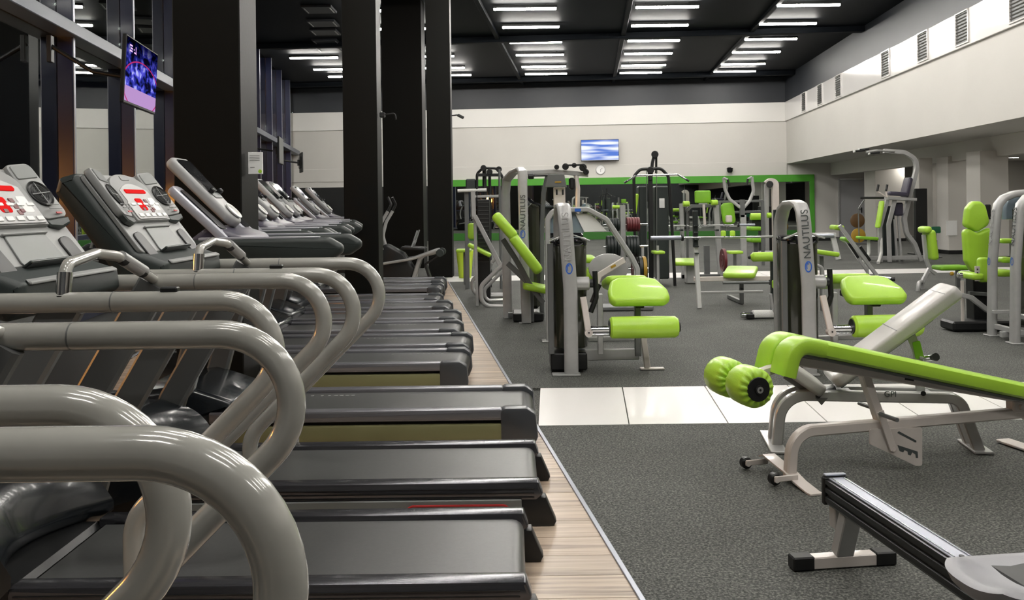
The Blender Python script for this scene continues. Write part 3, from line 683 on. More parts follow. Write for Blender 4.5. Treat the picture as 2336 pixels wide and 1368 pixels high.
def arm_treadmill():
    r = local(thing('treadmill', '', 'treadmill'))
    g = G(); g.box((-1.1, 0, .09), (2.0, .48, .10), bev=.01); g.build('deck_frame', 'black', r)
    g = G(); poly = [(-1.75, .228), (-.10, .228)] + [(-.09 + .05 * math.sin(t), .178 + .05 * math.cos(t)) for t in [math.pi * k / 8 for k in range(9)]] + [(-1.75, .128)]
    g.prism(poly, .50, fxz(0), bev=.004, seg=1); bt = g.build('running_belt', 'belt', r)
    g = G(); [g.box((x_, .17, .2285), (w_, .022, .001), bev=0) for x_, w_ in ((-.62, .016), (-.48, .016), (-.42, .014), (-.375, .014), (-.335, .02), (-.30, .02), (-.265, .02), (-.23, .02))]; bp = g.build('belt_print', 'console', bt)
    for s in (-1, 1):
        y = s * .30
        g = G(); g.prism(roundpoly([(-1.85, .185), (-.20, .185), (-.20, .25), (-1.85, .25)], .012), .085, fxz(y), bev=.014, seg=2); g.build('side_rail', 'armrail', r)
        g = G(); g.box((-1.02, s * .325, .12), (1.65, .03, .095), bev=.012, seg=2); g.build('side_strip', 'olive', r)
        g = G(); g.prism(roundpoly([(-.21, .02), (-.03, .02), (.0, .09), (-.01, .22), (-.06, .255), (-.21, .255)], .03, 4), .095, fxz(y), bev=.015, seg=2); g.build('rear_end_cap', 'capdark', r)
    g = G(); g.cyl((-.075, -.26, .16), (-.075, .26, .16), .062, 20); g.build('rear_roller', 'black', r)
    g = G(); g.prism(roundpoly([(-1.70, .30), (-1.72, .235), (-1.8, .1), (-2.35, .06), (-2.42, .2), (-2.3, .36), (-2.0, .40)], .05, 5), .66, fxz(0), bev=.05, seg=3); g.build('motor_hood', 'hoodblack', r)
    for s in (-1, 1):
        g = G(); g.bar([(-2.1, s * .30, .1), (-2.0, s * .30, .4), (-1.78, s * .30, 1.2)], .07, .13, (0, 1, 0), .1, .015); g.build('upright', 'silver_dark', r)
    # long dark arms
    for s in (-1, 1):
        y = s * .30
        o = roundpoly([(-1.95, 1.22), (-1.62, 1.225), (-1.16, 1.225), (-1.085, 1.18), (-1.085, 1.14), (-1.16, 1.09), (-1.5, 1.09), (-1.82, 1.05), (-1.93, 1.12)], .05, 6)
        g = G(); g.prism(o, .085, fxz(y), bev=.028, seg=3); a = g.build('arm', 'dkgreen', r)
        g = G(); g.prism(roundpoly([(-1.9, 1.215), (-1.22, 1.222), (-1.22, 1.232), (-1.9, 1.232)], .004, 2), .05, fxz(y), bev=.003, seg=1); g.build('arm_cap', 'silverlt', a)
    g = G(); g.prism(roundpoly([(-1.93, 1.02), (-1.66, 1.03), (-1.60, 1.15), (-1.68, 1.24), (-1.86, 1.30), (-2.0, 1.2)], .04, 5), .56, fxz(0), bev=.03, seg=3); cb = g.build('console_base', 'purple', r)
    g = G(); g.box((-1.6, .05, 1.2), (.02, .06, .015), bev=.004); g.build('warning_lamp', 'redpaint', cb)
    # wings: frames with dark windows, then the long centre console
    m, L = incline((-1.74, 1.225), (-2.07, 1.53))
    for s in (-1, 1):
        c = s * .225
        q = roundpoly([(c - .085, 0), (c + .085, 0), (c + .075, L), (c - .06, L)], .04, 4)
        g = G(); g.prism(q, .05, m @ Matrix.Translation((0, 0, -.02)), bev=.015, seg=2); w_ = g.build('wing_frame', 'silverlt', cb)
        g = G(); g.prism(roundpoly([(c - .048, .07), (c + .052, .07), (c + .042, L - .05), (c - .03, L - .05)], .02, 3), .008, m @ Matrix.Translation((0, 0, .008)), bev=.002, seg=1); g.build('wing_window', 'black_gloss', r)
    m2, L2 = incline((-1.775, 1.30), (-2.145, 1.69))
    q = [(-.085, .06), (-.05, .01), (0, -.005), (.05, .01), (.085, .06), (.115, L2 * .55), (.14, L2 - .03), (.10, L2), (-.10, L2), (-.14, L2 - .03), (-.115, L2 * .55)]
    g = G(); g.prism(roundpoly(q, .03, 3), .065, m2 @ Matrix.Translation((0, 0, -.005)), bev=.022, seg=3); cc = g.build('display_console', 'console_lt', r)
    g = G(); g.prism(roundpoly([(-.085, .23), (.085, .23), (.11, L2 - .03), (-.11, L2 - .03)], .02, 3), .006, m2 @ Matrix.Translation((0, 0, .029)), bev=.002, seg=1); sc = g.build('display', 'black_gloss', cc)
    g = G(); g.prism(roundpoly([(-.06, .19), (.06, .19), (.075, .235), (-.075, .235)], .01, 3), .006, m2 @ Matrix.Translation((0, 0, .03)), bev=.002, seg=1); g.build('button_row', 'console_mid', cc)
    g = G(); g.lathe([(.045, 0), (.058, .006), (.06, .014), (.05, .012), (.042, .004), (.0, .002)], m2 @ Matrix.Translation((0, .075, .029)), 24); g.build('key_ring', 'white', cc)
    for s in (-1, 1):
        g = G(); g.box((s * .07, .235, .045), (.03, .03, .03), bev=.006, m=m2); g.build('grip_button', 'black', cc)
    return r
P0 = arm_treadmill()
PL = [(5.26, .13, 'dark-armed treadmill in front of the first black pillar, longest olive side strip'),
      (6.74, -.335, 'dark-armed treadmill just beyond the first black pillar, olive side strip showing'),
      (7.58, -.36, 'dark-armed treadmill second beyond the first black pillar, pale lettering on its belt'),
      (8.45, -.49, 'dark-armed treadmill third beyond the first black pillar'),
      (9.30, -.56, 'dark-armed treadmill fourth beyond the first black pillar'),
      (10.28, -.72, 'dark-armed treadmill fifth beyond the first black pillar'),
      (11.14, -.90, 'dark-armed treadmill directly in front of the second black pillar'),
      (12.6, -1.0, 'dark-armed treadmill just behind the second black pillar'),
      (13.7, -1.05, 'farthest dark-armed treadmill, its belt end at the tip of the wood floor')]
for i, (yc, xe, lb) in enumerate(PL):
    o = P0 if i == 0 else dup(P0)
    o.location = (xe, yc, 0); o['label'] = lb; o['group'] = 'treadmills with long dark arms'
    for ch in o.children_recursive:
        if ch.name.startswith('belt_print'): ch.location.x = (-.9, 0, -.45, -.25, -.7, -.5, -.8, -.3, -.6)[i]
# ================================================================= DECLINE BENCH (green) : drawn in its own upright plane
D0, DD = (1.36, 4.38), V((.970, .242)); DQ = V((-.242, .970, 0)); DDv = V((.970, .242, 0))
def dp(x, y, off=0.0):
    q = V((D0[0] + DQ.x * off, D0[1] + DQ.y * off)); return vp(x, y, q, DD)
t = thing('decline_bench', 'lime green decline sit-up bench on a pale frame with two foam rollers', 'bench', (1.95, 4.52, 0))
fr = [dp(1801, 1100), dp(1801, 1040), dp(1806, 968), dp(1975, 962), dp(2290, 952), dp(2352, 960), dp(2375, 1075)]
fr[0].z = .02; fr[-1].z = .02; zt = (fr[3].z + fr[4].z) / 2
fr = [V((fr[1].x, fr[1].y, .02)), V((fr[1].x, fr[1].y, .2)), V((fr[1].x + .02 * DDv.x, fr[1].y + .02 * DDv.y, zt)), fr[3], fr[4], V((fr[4].x, fr[4].y, zt)) + DDv * .17, V((fr[4].x, fr[4].y, .02)) + DDv * .25]
fr[3].z = zt; fr[4].z = zt
pts = fillet([fr[0], fr[2], fr[4], fr[5], fr[6]], [.17, 0, .13], 10)
g = G(); g.bar(pts, .05, .055, DQ, 0, .008); g.build('main_frame', 'pink', t)
# curved foot plate with transport wheels
b0 = V((fr[0].x, fr[0].y, 0))
g = G(); pr = [(-.24, .06), (-.2, .075), (-.08, .055), (0, .045), (.09, .02), (.2, .004), (.235, .004)]
g.sweep([b0 - DQ * a + V((0, 0, z)) for a, z in pr], [(.035, -.004), (.035, .004), (-.035, .004), (-.035, -.004)], b=DDv); g.build('foot_plate', 'pink', t)
for a in (-.23, .05):
    c = b0 - DQ * a + V((0, 0, .035)) - DDv * .115
    g = G(); g.cyl(c + DQ * .02, c - DQ * .02, .03, 20, bev=.006); wv = g.build('wheel', 'black', t)
    g = G(); g.box((0, 0, .004), (.13, .008, .03), bev=.004, m=frame(c + DDv * .05 - DQ * .024, DDv, (0, 0, 1))); g.cyl(c - DQ * .02, c - DQ * .03, .014, 14); g.build('wheel_fork', 'pink', wv)
c = V((fr[6].x, fr[6].y, .012)); g = G(); g.box((0, 0, 0), (.09, .56, .016), bev=.004, m=frame(c, DDv, (0, 0, 1))); g.build('foot_plate', 'pink', t)
# rail under the pad, posts and hinge
ra, rb = dp(1955, 845), dp(2312, 905)
ra2 = ra - (rb - ra) * .42; rb2 = rb + (rb - ra) * .1
g = G(); g.bar([ra2, rb2], .05, .05, DQ, 0, .006); pr_ = g.build('pad_rail', 'pink', t)
m = frame(dp(2075, 863, -.027), (rb - ra), DQ * -1); g = G(); g.box((0, 0, 0), (.055, .022, .003), bev=.001, m=m); g.build('name_plate', 'black', pr_)
g = G(); g.bar([dp(1970, 850), dp(1976, 870), dp(2012, 972)], .045, .05, DQ, .0, .006); g.build('front_post', 'pink', t)
g = G(); g.bar([dp(2008, 938, -.045), dp(2038, 1025, -.045)], .008, .04, DQ, 0, .002)
g.cyl(dp(2038, 1024, -.05), dp(2038, 1024, .03), .012, 14); lv = g.build('adjusting_lever', 'pink', t)
a = dp(2008, 944, -.05); g = G(); g.cyl(a, a - DQ * .13 + V((0, 0, -.0)), .011, 12); g.build('lever_grip', 'silver_dark', lv)
a = dp(1990, 930, .03); g = G(); g.cyl(a, a + DQ * .11, .010, 12); g.build('lever_grip', 'silver_dark', lv)
# notched plate
o = dp(2040, 1000, -.032); mm = frame(o, DDv, DQ * -1); im = mm.inverted()
def pp(l): return [((im @ dp(x, y, -.032)).x, (im @ dp(x, y, -.032)).y) for x, y in l]
g = G(); g.prism(roundpoly(pp([(1983, 978), (2103, 974), (2103, 1062), (2088, 1062), (1983, 1012)]), .012), .008, mm, bev=.001, seg=1); np_ = g.build('notched_plate', 'pink', t)
g = G(); g.prism(pp([(2047, 984), (2050, 983), (2089, 1004), (2089, 1008), (2086, 1008), (2046, 987)]), .0006, mm @ Matrix.Translation((0, 0, .0045)))
g.prism(pp([(2046, 1014), (2092, 1029), (2093, 1044), (2088, 1044), (2087, 1036), (2080, 1031), (2076, 1038), (2070, 1036), (2069, 1029), (2062, 1026), (2059, 1031), (2051, 1028)]), .0006, mm @ Matrix.Translation((0, 0, .0045))); g.build('slot', 'letter', np_)
a = dp(2318, 925); g = G(); g.box((0, 0, 0), (.09, .06, .07), bev=.008, m=frame(a + V((0, 0, .0)), DDv, (0, 0, 1))); g.cyl(a - DQ * .045, a + DQ * .045, .014, 14); g.build('hinge_block', 'pink', t)
# pad : a thick slab bending down over the knees at its upper end, split in two lobes there
e1, e2 = dp(1830, 787, -.14), dp(2336, 893, -.14)
ax = (e2 - e1).normalized(); e3 = e2 + ax * .28
nn = DQ.cross(ax); nn = nn if nn.z > 0 else -nn
mid = [e1 + DQ * .14 - nn * .0, e3 + DQ * .14]
def lobe(off, w, p, mtl, nm):
    k = .042; prof = []
    for i in range(16):
        a = 2 * math.pi * i / 16; sx = math.copysign(abs(math.cos(a)) ** .35, math.cos(a)); sz = math.copysign(abs(math.sin(a)) ** .5, math.sin(a)); prof.append((sx * w / 2, sz * k))
    g = G(); g.sweep([q + DQ * off for q in p], prof, b=DQ); return g.build(nm, mtl, t)
j0 = mid[0]
lobe(0, .29, [mid[1], j0 + ax * .6, j0 + ax * .10, j0 + ax * .06], 'green', 'pad')
curl = fillet([j0 + ax * .14, j0 - ax * .025, j0 - ax * .03 - nn * .165], .085, 8)
for s, w_, o_ in ((-1, .13, -.08), (1, .13, .08)): lobe(o_ * .93, w_ + .012, curl, 'green', 'knee_roll')
g = G(); q = [mid[1] - nn * .047, j0 + ax * .02 - nn * .047]; g.bar(q, .22, .018, DQ, 0, .004); g.build('pad_board', 'silver_dark', t)
# foam rollers
rc = dp(1682, 869)
g = G(); g.bar([rc, dp(1800, 828)], .04, .045, DQ, 0, .006); g.build('roller_arm', 'pink', t)
g = G(); g.cyl(rc - DQ * .215, rc + DQ * .215, .013, 16); g.build('axle', 'chrome', t)
for s in (-1, 1):
    a = rc + DQ * s * .028; b = rc + DQ * s * .198; d = (b - a); q = frame(a, DDv, d)
    g = G(); prof = [(.03, .004), (.058, -.002), (.082, .006), (.094, .028), (.096, .09), (.094, .145), (.082, .166), (.058, .172), (.03, .17)]
    g.lathe([(0, .004)] + prof + [(0, .17)], q, 60)
    for v in g.v:            # gathered cloth at the ends
        l = q.inverted() @ v; rr = math.hypot(l.x, l.y)
        if .04 < rr < .092: an = math.atan2(l.y, l.x); v += (q.to_3x3() @ V((0, 0, 1))) * (.006 * math.sin(an * 15)) 
    ro = g.build('foam_roller', 'green', t, sharp=80)
    g = G(); e = b + d.normalized() * .001; g.cyl(e, e + d.normalized() * .008, .058, 28, bev=.002); g.cyl(e, e + d.normalized() * .018, .022, 18); g.build('roller_cap', 'black', ro)
    g = G(); g.lathe([(.006, .018), (.006, .021), (.016, .021), (.016, .0)], frame(e, DDv, d), 20); g.build('washer', 'chrome', ro)

# ================================================================= ADJUSTABLE BENCH (pale grey) in its own plane
A0, AD = (1.48, 5.06), V((.990, -.14)).normalized(); ADv = V((AD.x, AD.y, 0)); AQ = V((-AD.y, AD.x, 0))
def ap(x, y, off=0.0): q = V((A0[0] + AQ.x * off, A0[1] + AQ.y * off)); return vp(x, y, q, AD)
t = thing('adjustable_bench', 'pale grey padded adjustable bench on a silver frame behind the green decline bench', 'bench', (2.05, 4.99, 0))
zt = ap(1980, 903, -.06).z
for s in (-1, 1):
    o = s * .065; a = ap(1772, 1015, -.065); a = V((a.x, a.y, .01)) + AQ * (o + .065)
    b = ap(2135, 900, -.065); b = V((b.x, b.y, zt)) + AQ * (o + .065); c = ap(2232, 1020, -.065); c = V((c.x, c.y, .01)) + AQ * (o + .065)
    a2 = V((a.x, a.y, zt)) + ADv * .03; b2 = b + ADv * .12
    g = G(); g.bar(fillet([a, a2, b, b2, c], [.15, 0, .12], 10), .05, .058, AQ, 0, .006); fr_ = g.build('frame_rail', 'silver', t)
    if s < 0:
        for x_, y_ in ((1866, 903), (2106, 897)):
            p_ = ap(x_, y_, -.092); g = G(); g.cyl(p_, p_ - AQ * .004, .014, 16); g.build('bolt_cap', 'black', fr_)
        p_ = ap(2031, 899, -.0925); text('lettering', 'GPI', .045, frame(p_, ADv, AQ * -1), 'letter', fr_, 1.0)
        p_ = ap(1874, 912, -.0925); g = G(); g.prism([(-.035, .012), (.035, .012), (0, -.03)], .003, frame(p_, ADv, AQ * -1)); g.build('triangle_decal', 'silver_dark', fr_)
for e in (a, c): pass
la = ap(1772, 1015, -.065); g = G(); g.box((0, 0, 0), (.09, .46, .014), bev=.003, m=frame((la.x, la.y + .07, .008), ADv, (0, 0, 1))); g.build('foot_plate', 'silver', t)
la = ap(2232, 1020, -.065); g = G(); g.box((0, 0, 0), (.10, .27, .014), bev=.003, m=frame((la.x + .02, la.y + .07, .008), ADv, (0, 0, 1))); g.build('foot_plate', 'silver', t)
g = G(); g.box((0, 0, 0), (.10, .13, .05), bev=.006, m=frame((ap(1920, 903).x, ap(1920, 903).y, zt), ADv, (0, 0, 1))); g.box((0, 0, 0), (.06, .13, .05), bev=.006, m=frame((ap(2110, 903).x, ap(2110, 903).y, zt), ADv, (0, 0, 1))); g.build('cross_brace', 'silver_dark', t)
pb, pt = ap(1893, 866), ap(2174, 657); axx = (pt - pb).normalized(); nrm = AQ.cross(axx); nrm = nrm if nrm.z > 0 else -nrm
m = frame((pb + pt) / 2 , axx, nrm); L = (pt - pb).length
g = G(); g.pad(L, .29, .075, m, rc=.05, bev=.022, seg=4); bp_ = g.build('back_pad', 'pad_grey', t)
g = G(); g.box((.0, 0, .0382), (.004, .28, .002), bev=0, m=m @ Matrix.Translation((.02, 0, 0))); g.box((0, 0, .0382), (.003, .25, .002), bev=0, m=m @ Matrix.Translation((L / 2 - .08, 0, 0))); g.build('seam', 'silver_dark', bp_)
g = G(); g.bar([pb - nrm * .055 + axx * .02, pt - nrm * .055 - axx * .2], .06, .03, AQ, 0, .004); g.build('pad_bracket', 'silver_dark', t)
sa, sb = ap(1800, 838), ap(1868, 885); sx = (sb - sa).normalized(); sn = AQ.cross(sx); sn = sn if sn.z > 0 else -sn
g = G(); g.pad((sb - sa).length + .12, .29, .07, frame((sa + sb) / 2 - sx * .05, sx, sn), rc=.05, bev=.02, seg=4); g.build('seat_pad', 'pad_grey', t)
g = G(); g.bar([sa - sn * .05, sb - sn * .05, V((ap(1905, 885).x, ap(1905, 885).y, zt + .03))], .06, .035, AQ, 0, .004); g.build('seat_bracket', 'silver_dark', t)
g = G(); a = ap(2078, 765); b = ap(2100, 893); g.bar([a, ap(2092, 800), b], .012, .05, AQ, .05, .002); st = g.build('support_strut', 'silver', t)
g = G(); o_ = frame(ap(2094, 796, -.008), V((.25, 0, -1)) , AQ * -1); g.prism(roundpoly([(-.045, -.02), (.05, -.026), (.06, .02), (-.045, .022)], .008), .003, o_); g.build('green_decal', 'green_dk', st)
g = G(); a = ap(2112, 817, -.02); b = ap(2133, 814, -.1); g.cyl(a, a + (b - a) * .7, .016, 14); kn = g.build('pop_pin', 'chrome', t)
g = G(); g.cyl(a + (b - a) * .7, b, .014, 14); g.cyl(b, b + (b - a) * .12, .022, 14); g.build('pin_knob', 'black', kn)
g = G(); g.bar([ap(2098, 815, -.01), a], .012, .02, (0, 0, 1), 0, .002); g.build('pin_bracket', 'silver', t)

# ================================================================= ROWING MACHINE RAIL AND SEAT
M['railblack'] = mat('black_ribbed_extrusion', (.018, .02, .021, 1), .3, .3)
U = V((-.122, 1, 0)).normalized(); UQ = V((1, .122, 0)).normalized()
e = fl(1905, 1087, .325); RA = V((e.x, e.y, 0)); RZ = .325
t = thing('rowing_machine', 'silver rowing machine rail with moulded grey seat, cut by the bottom right corner', 'rowing machine', (RA.x, RA.y, 0))
def rp(s_, q_, z): return RA - U * s_ + UQ * q_ + V((0, 0, z))
m = frame(rp(1.05, 0, RZ - .055), -U, (0, 0, 1))
g = G(); prof = [(-.04, -.05), (.04, -.05), (.046, -.04), (.046, -.022), (.038, -.018), (.038, -.008), (.046, -.004), (.046, .012), (.038, .016), (.038, .024), (.046, .028), (.046, .045), (-.046, .045), (-.046, .028), (-.038, .024), (-.038, .016), (-.046, .012), (-.046, -.004), (-.038, -.008), (-.038, -.018), (-.046, -.022), (-.046, -.04)]
g.sweep([rp(0.01, 0, RZ - .05), rp(2.3, 0, RZ - .05)], [(a, -b) if False else (a, b) for a, b in prof], b=UQ); g.build('slide_rail', 'railblack', t, sharp=20)
g = G(); g.box((0, 0, 0), (2.28, .066, .006), bev=.002, m=frame(rp(1.15, 0, RZ - .002), -U, (0, 0, 1))); tp = g.build('rail_top', 'alu', t)
g = G(); [g.box((0, 0, 0), (2.27, .003, .003), bev=0, m=frame(rp(1.15, k, RZ + .002), -U, (0, 0, 1))) for k in (-.024, .024)]; g.build('rail_rib', 'chrome', tp)
g = G(); g.cyl(rp(.78, .0, RZ), rp(.78, 0, RZ + .004), .008, 12); g.build('bolt', 'black', tp)
g = G(); g.box((0, 0, 0), (.025, .10, .11), bev=.006, m=frame(rp(-.005, 0, RZ - .052), -U, (0, 0, 1))); ec = g.build('end_cap', 'black', t)
g = G(); g.box((0, 0, 0), (.022, .085, .008), bev=.002, m=frame(rp(-.004, 0, RZ + .008), -U, (0, 0, 1))); g.build('stop_lip', 'alu', ec)
g = G(); g.bar([rp(.05, 0, .05), rp(.12, 0, RZ - .1)], .07, .05, UQ, 0, .004); 
g.box((0, 0, 0), (.05, .05, .10), bev=.004, m=frame(rp(.02, 0, RZ - .14), -U, (0, 0, 1))); g.build('rear_leg', 'silver', t)
g = G(); g.box((0, 0, 0), (.05, .34, .045), bev=.004, m=frame(rp(.05, 0, .024), -U, (0, 0, 1))); g.build('foot_bar', 'pink', t)
for s in (-1, 1):
    g = G(); g.box((0, 0, 0), (.056, .085, .052), bev=.005, m=frame(rp(.05, s * .165, .026), -U, (0, 0, 1))); g.build('foot_cap', 'black', t)
g = G(); g.box((0, 0, 0), (.1, .5, .05), bev=.004, m=frame(rp(2.25, 0, .03), -U, (0, 0, 1))); g.box((0, 0, 0), (.06, .06, .24), bev=.004, m=frame(rp(2.25, 0, .15), -U, (0, 0, 1))); g.build('front_stand', 'silver_dark', t)
# moulded seat: two shallow hollows with a raised back lip
sc = 1.06; nx, ny = 18, 24; vs = []; LW, SW = .29, .39
def sz(u, v):   # u along rail (-1 far end .. 1 near), v across
    return .016 * v * v + .012 * u * u - .007 * math.exp(-((abs(v) - .5) / .3) ** 2) * (1 - u * u) + (.012 * max(0, v) if False else 0)
def outl(u, v):
    k = max(abs(u), abs(v)) or 1e-9; n_ = (abs(u) ** 3 + abs(v) ** 3) ** (1 / 3) or 1e-9; return u * k / n_, v * k / n_
for lay in (0, 1):
    for i in range(nx + 1):
        for j in range(ny + 1):
            u, v = -1 + 2 * i / nx, -1 + 2 * j / ny; uu, vv = outl(u, v); sh = .94 if lay else 1
            edge = max(abs(u), abs(v)); rd = .014 * max(0, (edge - .86) / .14) ** 2
            z = RZ + .058 + sz(u, v) - (rd if not lay else .055 - rd)
            vs.append(rp(sc + uu * LW / 2 * sh, vv * SW / 2 * sh, z))
fs = []; N1 = (nx + 1) * (ny + 1); ix = lambda l, i, j: l * N1 + i * (ny + 1) + j
for i in range(nx):
    for j in range(ny):
        fs.append((ix(0, i, j), ix(0, i + 1, j), ix(0, i + 1, j + 1), ix(0, i, j + 1))); fs.append((ix(1, i, j), ix(1, i, j + 1), ix(1, i + 1, j + 1), ix(1, i + 1, j)))
for i in range(nx): fs.append((ix(0, i, 0), ix(1, i, 0), ix(1, i + 1, 0), ix(0, i + 1, 0))); fs.append((ix(0, i, ny), ix(0, i + 1, ny), ix(1, i + 1, ny), ix(1, i, ny)))
for j in range(ny): fs.append((ix(0, 0, j), ix(0, 0, j + 1), ix(1, 0, j + 1), ix(1, 0, j))); fs.append((ix(0, nx, j), ix(1, nx, j), ix(1, nx, j + 1), ix(0, nx, j + 1)))
M['seatgrey'] = mat('moulded_grey_seat', (.30, .30, .32, 1), .42, bump=(200, .05))
g = G(); g.add(vs, fs); g.build('seat', 'seatgrey', t, sharp=60)
g = G(); g.box((0, 0, 0), (.2, .12, .06), bev=.01, m=frame(rp(sc, 0, RZ + .03), -U, (0, 0, 1))); g.build('seat_carriage', 'black', t)

# ================================================================= LEG CURL MACHINES (pair of the same kind)
def logo_oval(p, x, n, par, s=1.0):
    g = G(); m = frame(p, x, n); K = 28
    ring = [(.032 * s * math.cos(a), .05 * s * math.sin(a)) for a in [2 * math.pi * k / K for k in range(K)]]; inn = [(a * .72, b * .78) for a, b in ring]
    vs = [m @ V((a, b, 0)) for a, b in ring] + [m @ V((a, b, 0)) for a, b in inn]; g.add(vs, [(k, (k + 1) % K, K + (k + 1) % K, K + k) for k in range(K)])
    K2 = 10; vs = [m @ V((.012 * s * math.cos(a) - .006, .03 * s * math.sin(a) + .004, .0004)) for a in [math.pi * (.2 + 1.2 * k / K2) for k in range(K2 + 1)]] + [m @ V((.004 * s * math.cos(a) - .006, .02 * s * math.sin(a) + .004, .0004)) for a in [math.pi * (.2 + 1.2 * k / K2) for k in range(K2 + 1)]]
    g.add(vs, [(k, k + 1, K2 + 2 + k, K2 + 1 + k) for k in range(K2)]); return g.build('oval_emblem', 'blue', par)
def leg_curl(name, label, tilt=0.0, dx=0.0, face='letterlt'):
    r = local(thing(name, label, 'gym machine'))
    # front post: flat oval bar that rises, leans slightly and arches back to a rear leg
    H_ = 1.375
    pts = fillet([V((.03, 0, 0)), V((.03, 0, .70)), V((-.002, 0, 1.22))], .25, 8) + [V((-.008, .012, 1.31)), V((-.012, .05, 1.36)), V((-.016, .13, 1.38)), V((-.02, .30, 1.375)), V((-.02, .42, 1.33)), V((-.02, .50, 1.22)), V((-.02, .53, 1.05)), V((-.02, .53, 0))]
    prof = []
    for k in range(14):
        a = 2 * math.pi * k / 14; prof.append((.058 * math.copysign(abs(math.cos(a)) ** .5, math.cos(a)), .024 * math.copysign(abs(math.sin(a)) ** .8, math.sin(a))))
    g = G(); g.sweep(pts, prof, b=(1, 0, 0)); po = g.build('arched_post', 'silver', r)
    # vertical lettering down the front face
    ang = math.atan2(.06, .52)
    lm = frame((.006, -.0265, 1.13), V((-.06, 0, 1)).normalized(), (0, -1, 0))
    text('lettering', 'NAUTILUS', .082, lm, face, po, 1.04)
    logo_oval((.021, -.0265, .87), (1, 0, 0), (0, -1, 0), po, .9)
    g = G(); g.box((-.01, .02, .008), (.23, .10, .016), bev=.003); g.box((-.02, .53, .008), (.13, .1, .016), bev=.003); g.build('foot_plate', 'silver', r)
    # weight stack and shroud between the legs
    g = G(); g.box((.02, .27, .09), (.30, .30, .14), bev=.01); g.build('stack_base', 'black', r)
    g = G(); K = 20
    pr = [(-.15 * math.copysign(abs(math.cos(a)) ** .6, math.cos(a)) + .035, .27 + .16 * math.copysign(abs(math.sin(a)) ** .8, math.sin(a))) for a in [2 * math.pi * k / K for k in range(K)]]
    g.prism(pr, .86, Matrix.Translation((0, 0, .20)), bev=.008, center=False); sh = g.build('weight_shroud', 'shroud', r)
    g = G(); g.prism([(a * 1.05, (b - .27) * 1.05 + .27) for a, b in pr], .07, Matrix.Translation((0, 0, 1.04)), bev=.02, center=False); g.build('shroud_cap', 'black_gloss', sh)
    g = G(); g.bar([(-.125, .12, .16), (-.125, .12, 1.07)], .03, .05, (0, 1, 0), 0, .006); g.build('guide_rod', 'silver_dark', r)
    g = G(); g.bar([(-.13, .10, 1.09), (.03, .10, 1.15), (.20, .10, 1.09)], .04, .012, (0, 1, 0), .03, .003); g.build('cap_strap', 'silver', r)
    # pivot drum and lever
    g = G(); g.cyl((.045, .08, .74), (.19, .08, .74), .055, 24, bev=.006); g.build('pivot_drum', 'silver', r)
    g = G(); g.cyl((.19, .08, .74), (.22, .08, .74), .035, 20); g.tube([(.24, .10, .84), (.25, .10, .62), (.20, .10, .5)], .022, .04); g.build('cam_hub', 'black', r)
    g = G(); g.bar([(.13, -.03, .64), (.165, -.10, .36)], .03, .05, (0, 1, 0), 0, .006); g.cyl((.165, -.13, .36), (.165, -.07, .36), .032, 18); lv = g.build('lever', 'pink', r)
    g = G(); g.cyl((.165, -.135, .365), (.165, -.131, .365), .007, 10); g.build('bolt', 'black', lv)
    g = G(); g.cyl((.18, -.10, .385), (.34, -.10, .385), .03, 20); g.cyl((.18, -.10, .345), (.34, -.10, .345), .012, 12); g.build('roller_shaft', 'chrome', r)
    g = G(); q_ = frame((.335, -.10, .40), (0, 0, 1), (1, .0, .02)); g.lathe([(0, .0), (.07, .0), (.086, .015), (.088, .2), (.088, .36), (.086, .52), (.07, .545), (0, .545)], q_, 28); ro = g.build('leg_roller', 'green', r)
    g = G(); g.lathe([(0, -.006), (.06, -.006), (.06, .001), (0, .001)], q_, 24); g.build('roller_cap', 'black', ro); g = G(); g.lathe([(0, .545), (.045, .545), (.04, .562), (0, .565)], q_, 24); g.build('roller_cap', 'black', ro)
    # two thigh pads, peaked
    m1 = frame((.595, .12, .655), (1, 0, 0), V((0, -.52, .85)))
    g = G(); o = [(-.25, -.10), (-.22, -.15), (.20, -.15), (.25, -.10), (.245, .0), (.17, .15), (.10, .175), (-.15, .175), (-.22, .12), (-.25, .0)]
    g.prism(roundpoly(o, .06, 4), .085, m1, bev=.034, seg=4); g.build('thigh_pad', 'green', r)
    m2 = frame((.54, .56, .70), (1, 0, 0), V((0, .2, .98)))
    g = G(); g.prism(roundpoly([(-.18, -.2), (.18, -.2), (.19, .1), (.13, .3), (-.13, .3), (-.19, .1)], .07, 4), .085, m2, bev=.034, seg=4); g.build('chest_pad', 'green', r)
    g = G(); g.bar([(.6, .05, .56), (.6, .7, .58)], .07, .05, (1, 0, 0), 0, .006); g.build('pad_rail', 'black', r)
    # lower frame
    g = G(); g.box((.3, .22, .13), (.62, .055, .09), bev=.006); g.box((.28, .12, .40), (.045, .06, .5), bev=.005); g.box((.45, .5, .22), (.5, .05, .04), bev=.005, rot=(0, 0, .12))
    g.build('base_frame', 'silver', r)
    g = G(); g.bar([(.60, .2, .12), (.60, .2, .55)], .05, .06, (1, 0, 0), 0, .005); g.build('pad_post', 'silver_dark', r)
    g = G(); g.bar([(.64, .22, .34), (.68, .22, .02)], .05, .05, (0, 1, 0), 0, .006); g.box((.72, .22, .008), (.20, .07, .014), bev=.003); g.build('outer_leg', 'pink', r)
    return r
lc = leg_curl('leg_curl_machine', 'silver leg curl machine with lime pads nearest the treadmills, lettering very faint')
lc.location = (.435, 7.12, 0)
l2 = dup(lc, (2.33, 7.0, 0), 'silver leg curl machine behind the green decline bench, lettering plain on its post', rz=.03); lc['group'] = l2['group'] = 'leg curl machines'
for ch in l2.children_recursive:
    if ch.name.startswith('lettering'): ch.data = ch.data.copy(); ch.data.materials[0] = M['letter']
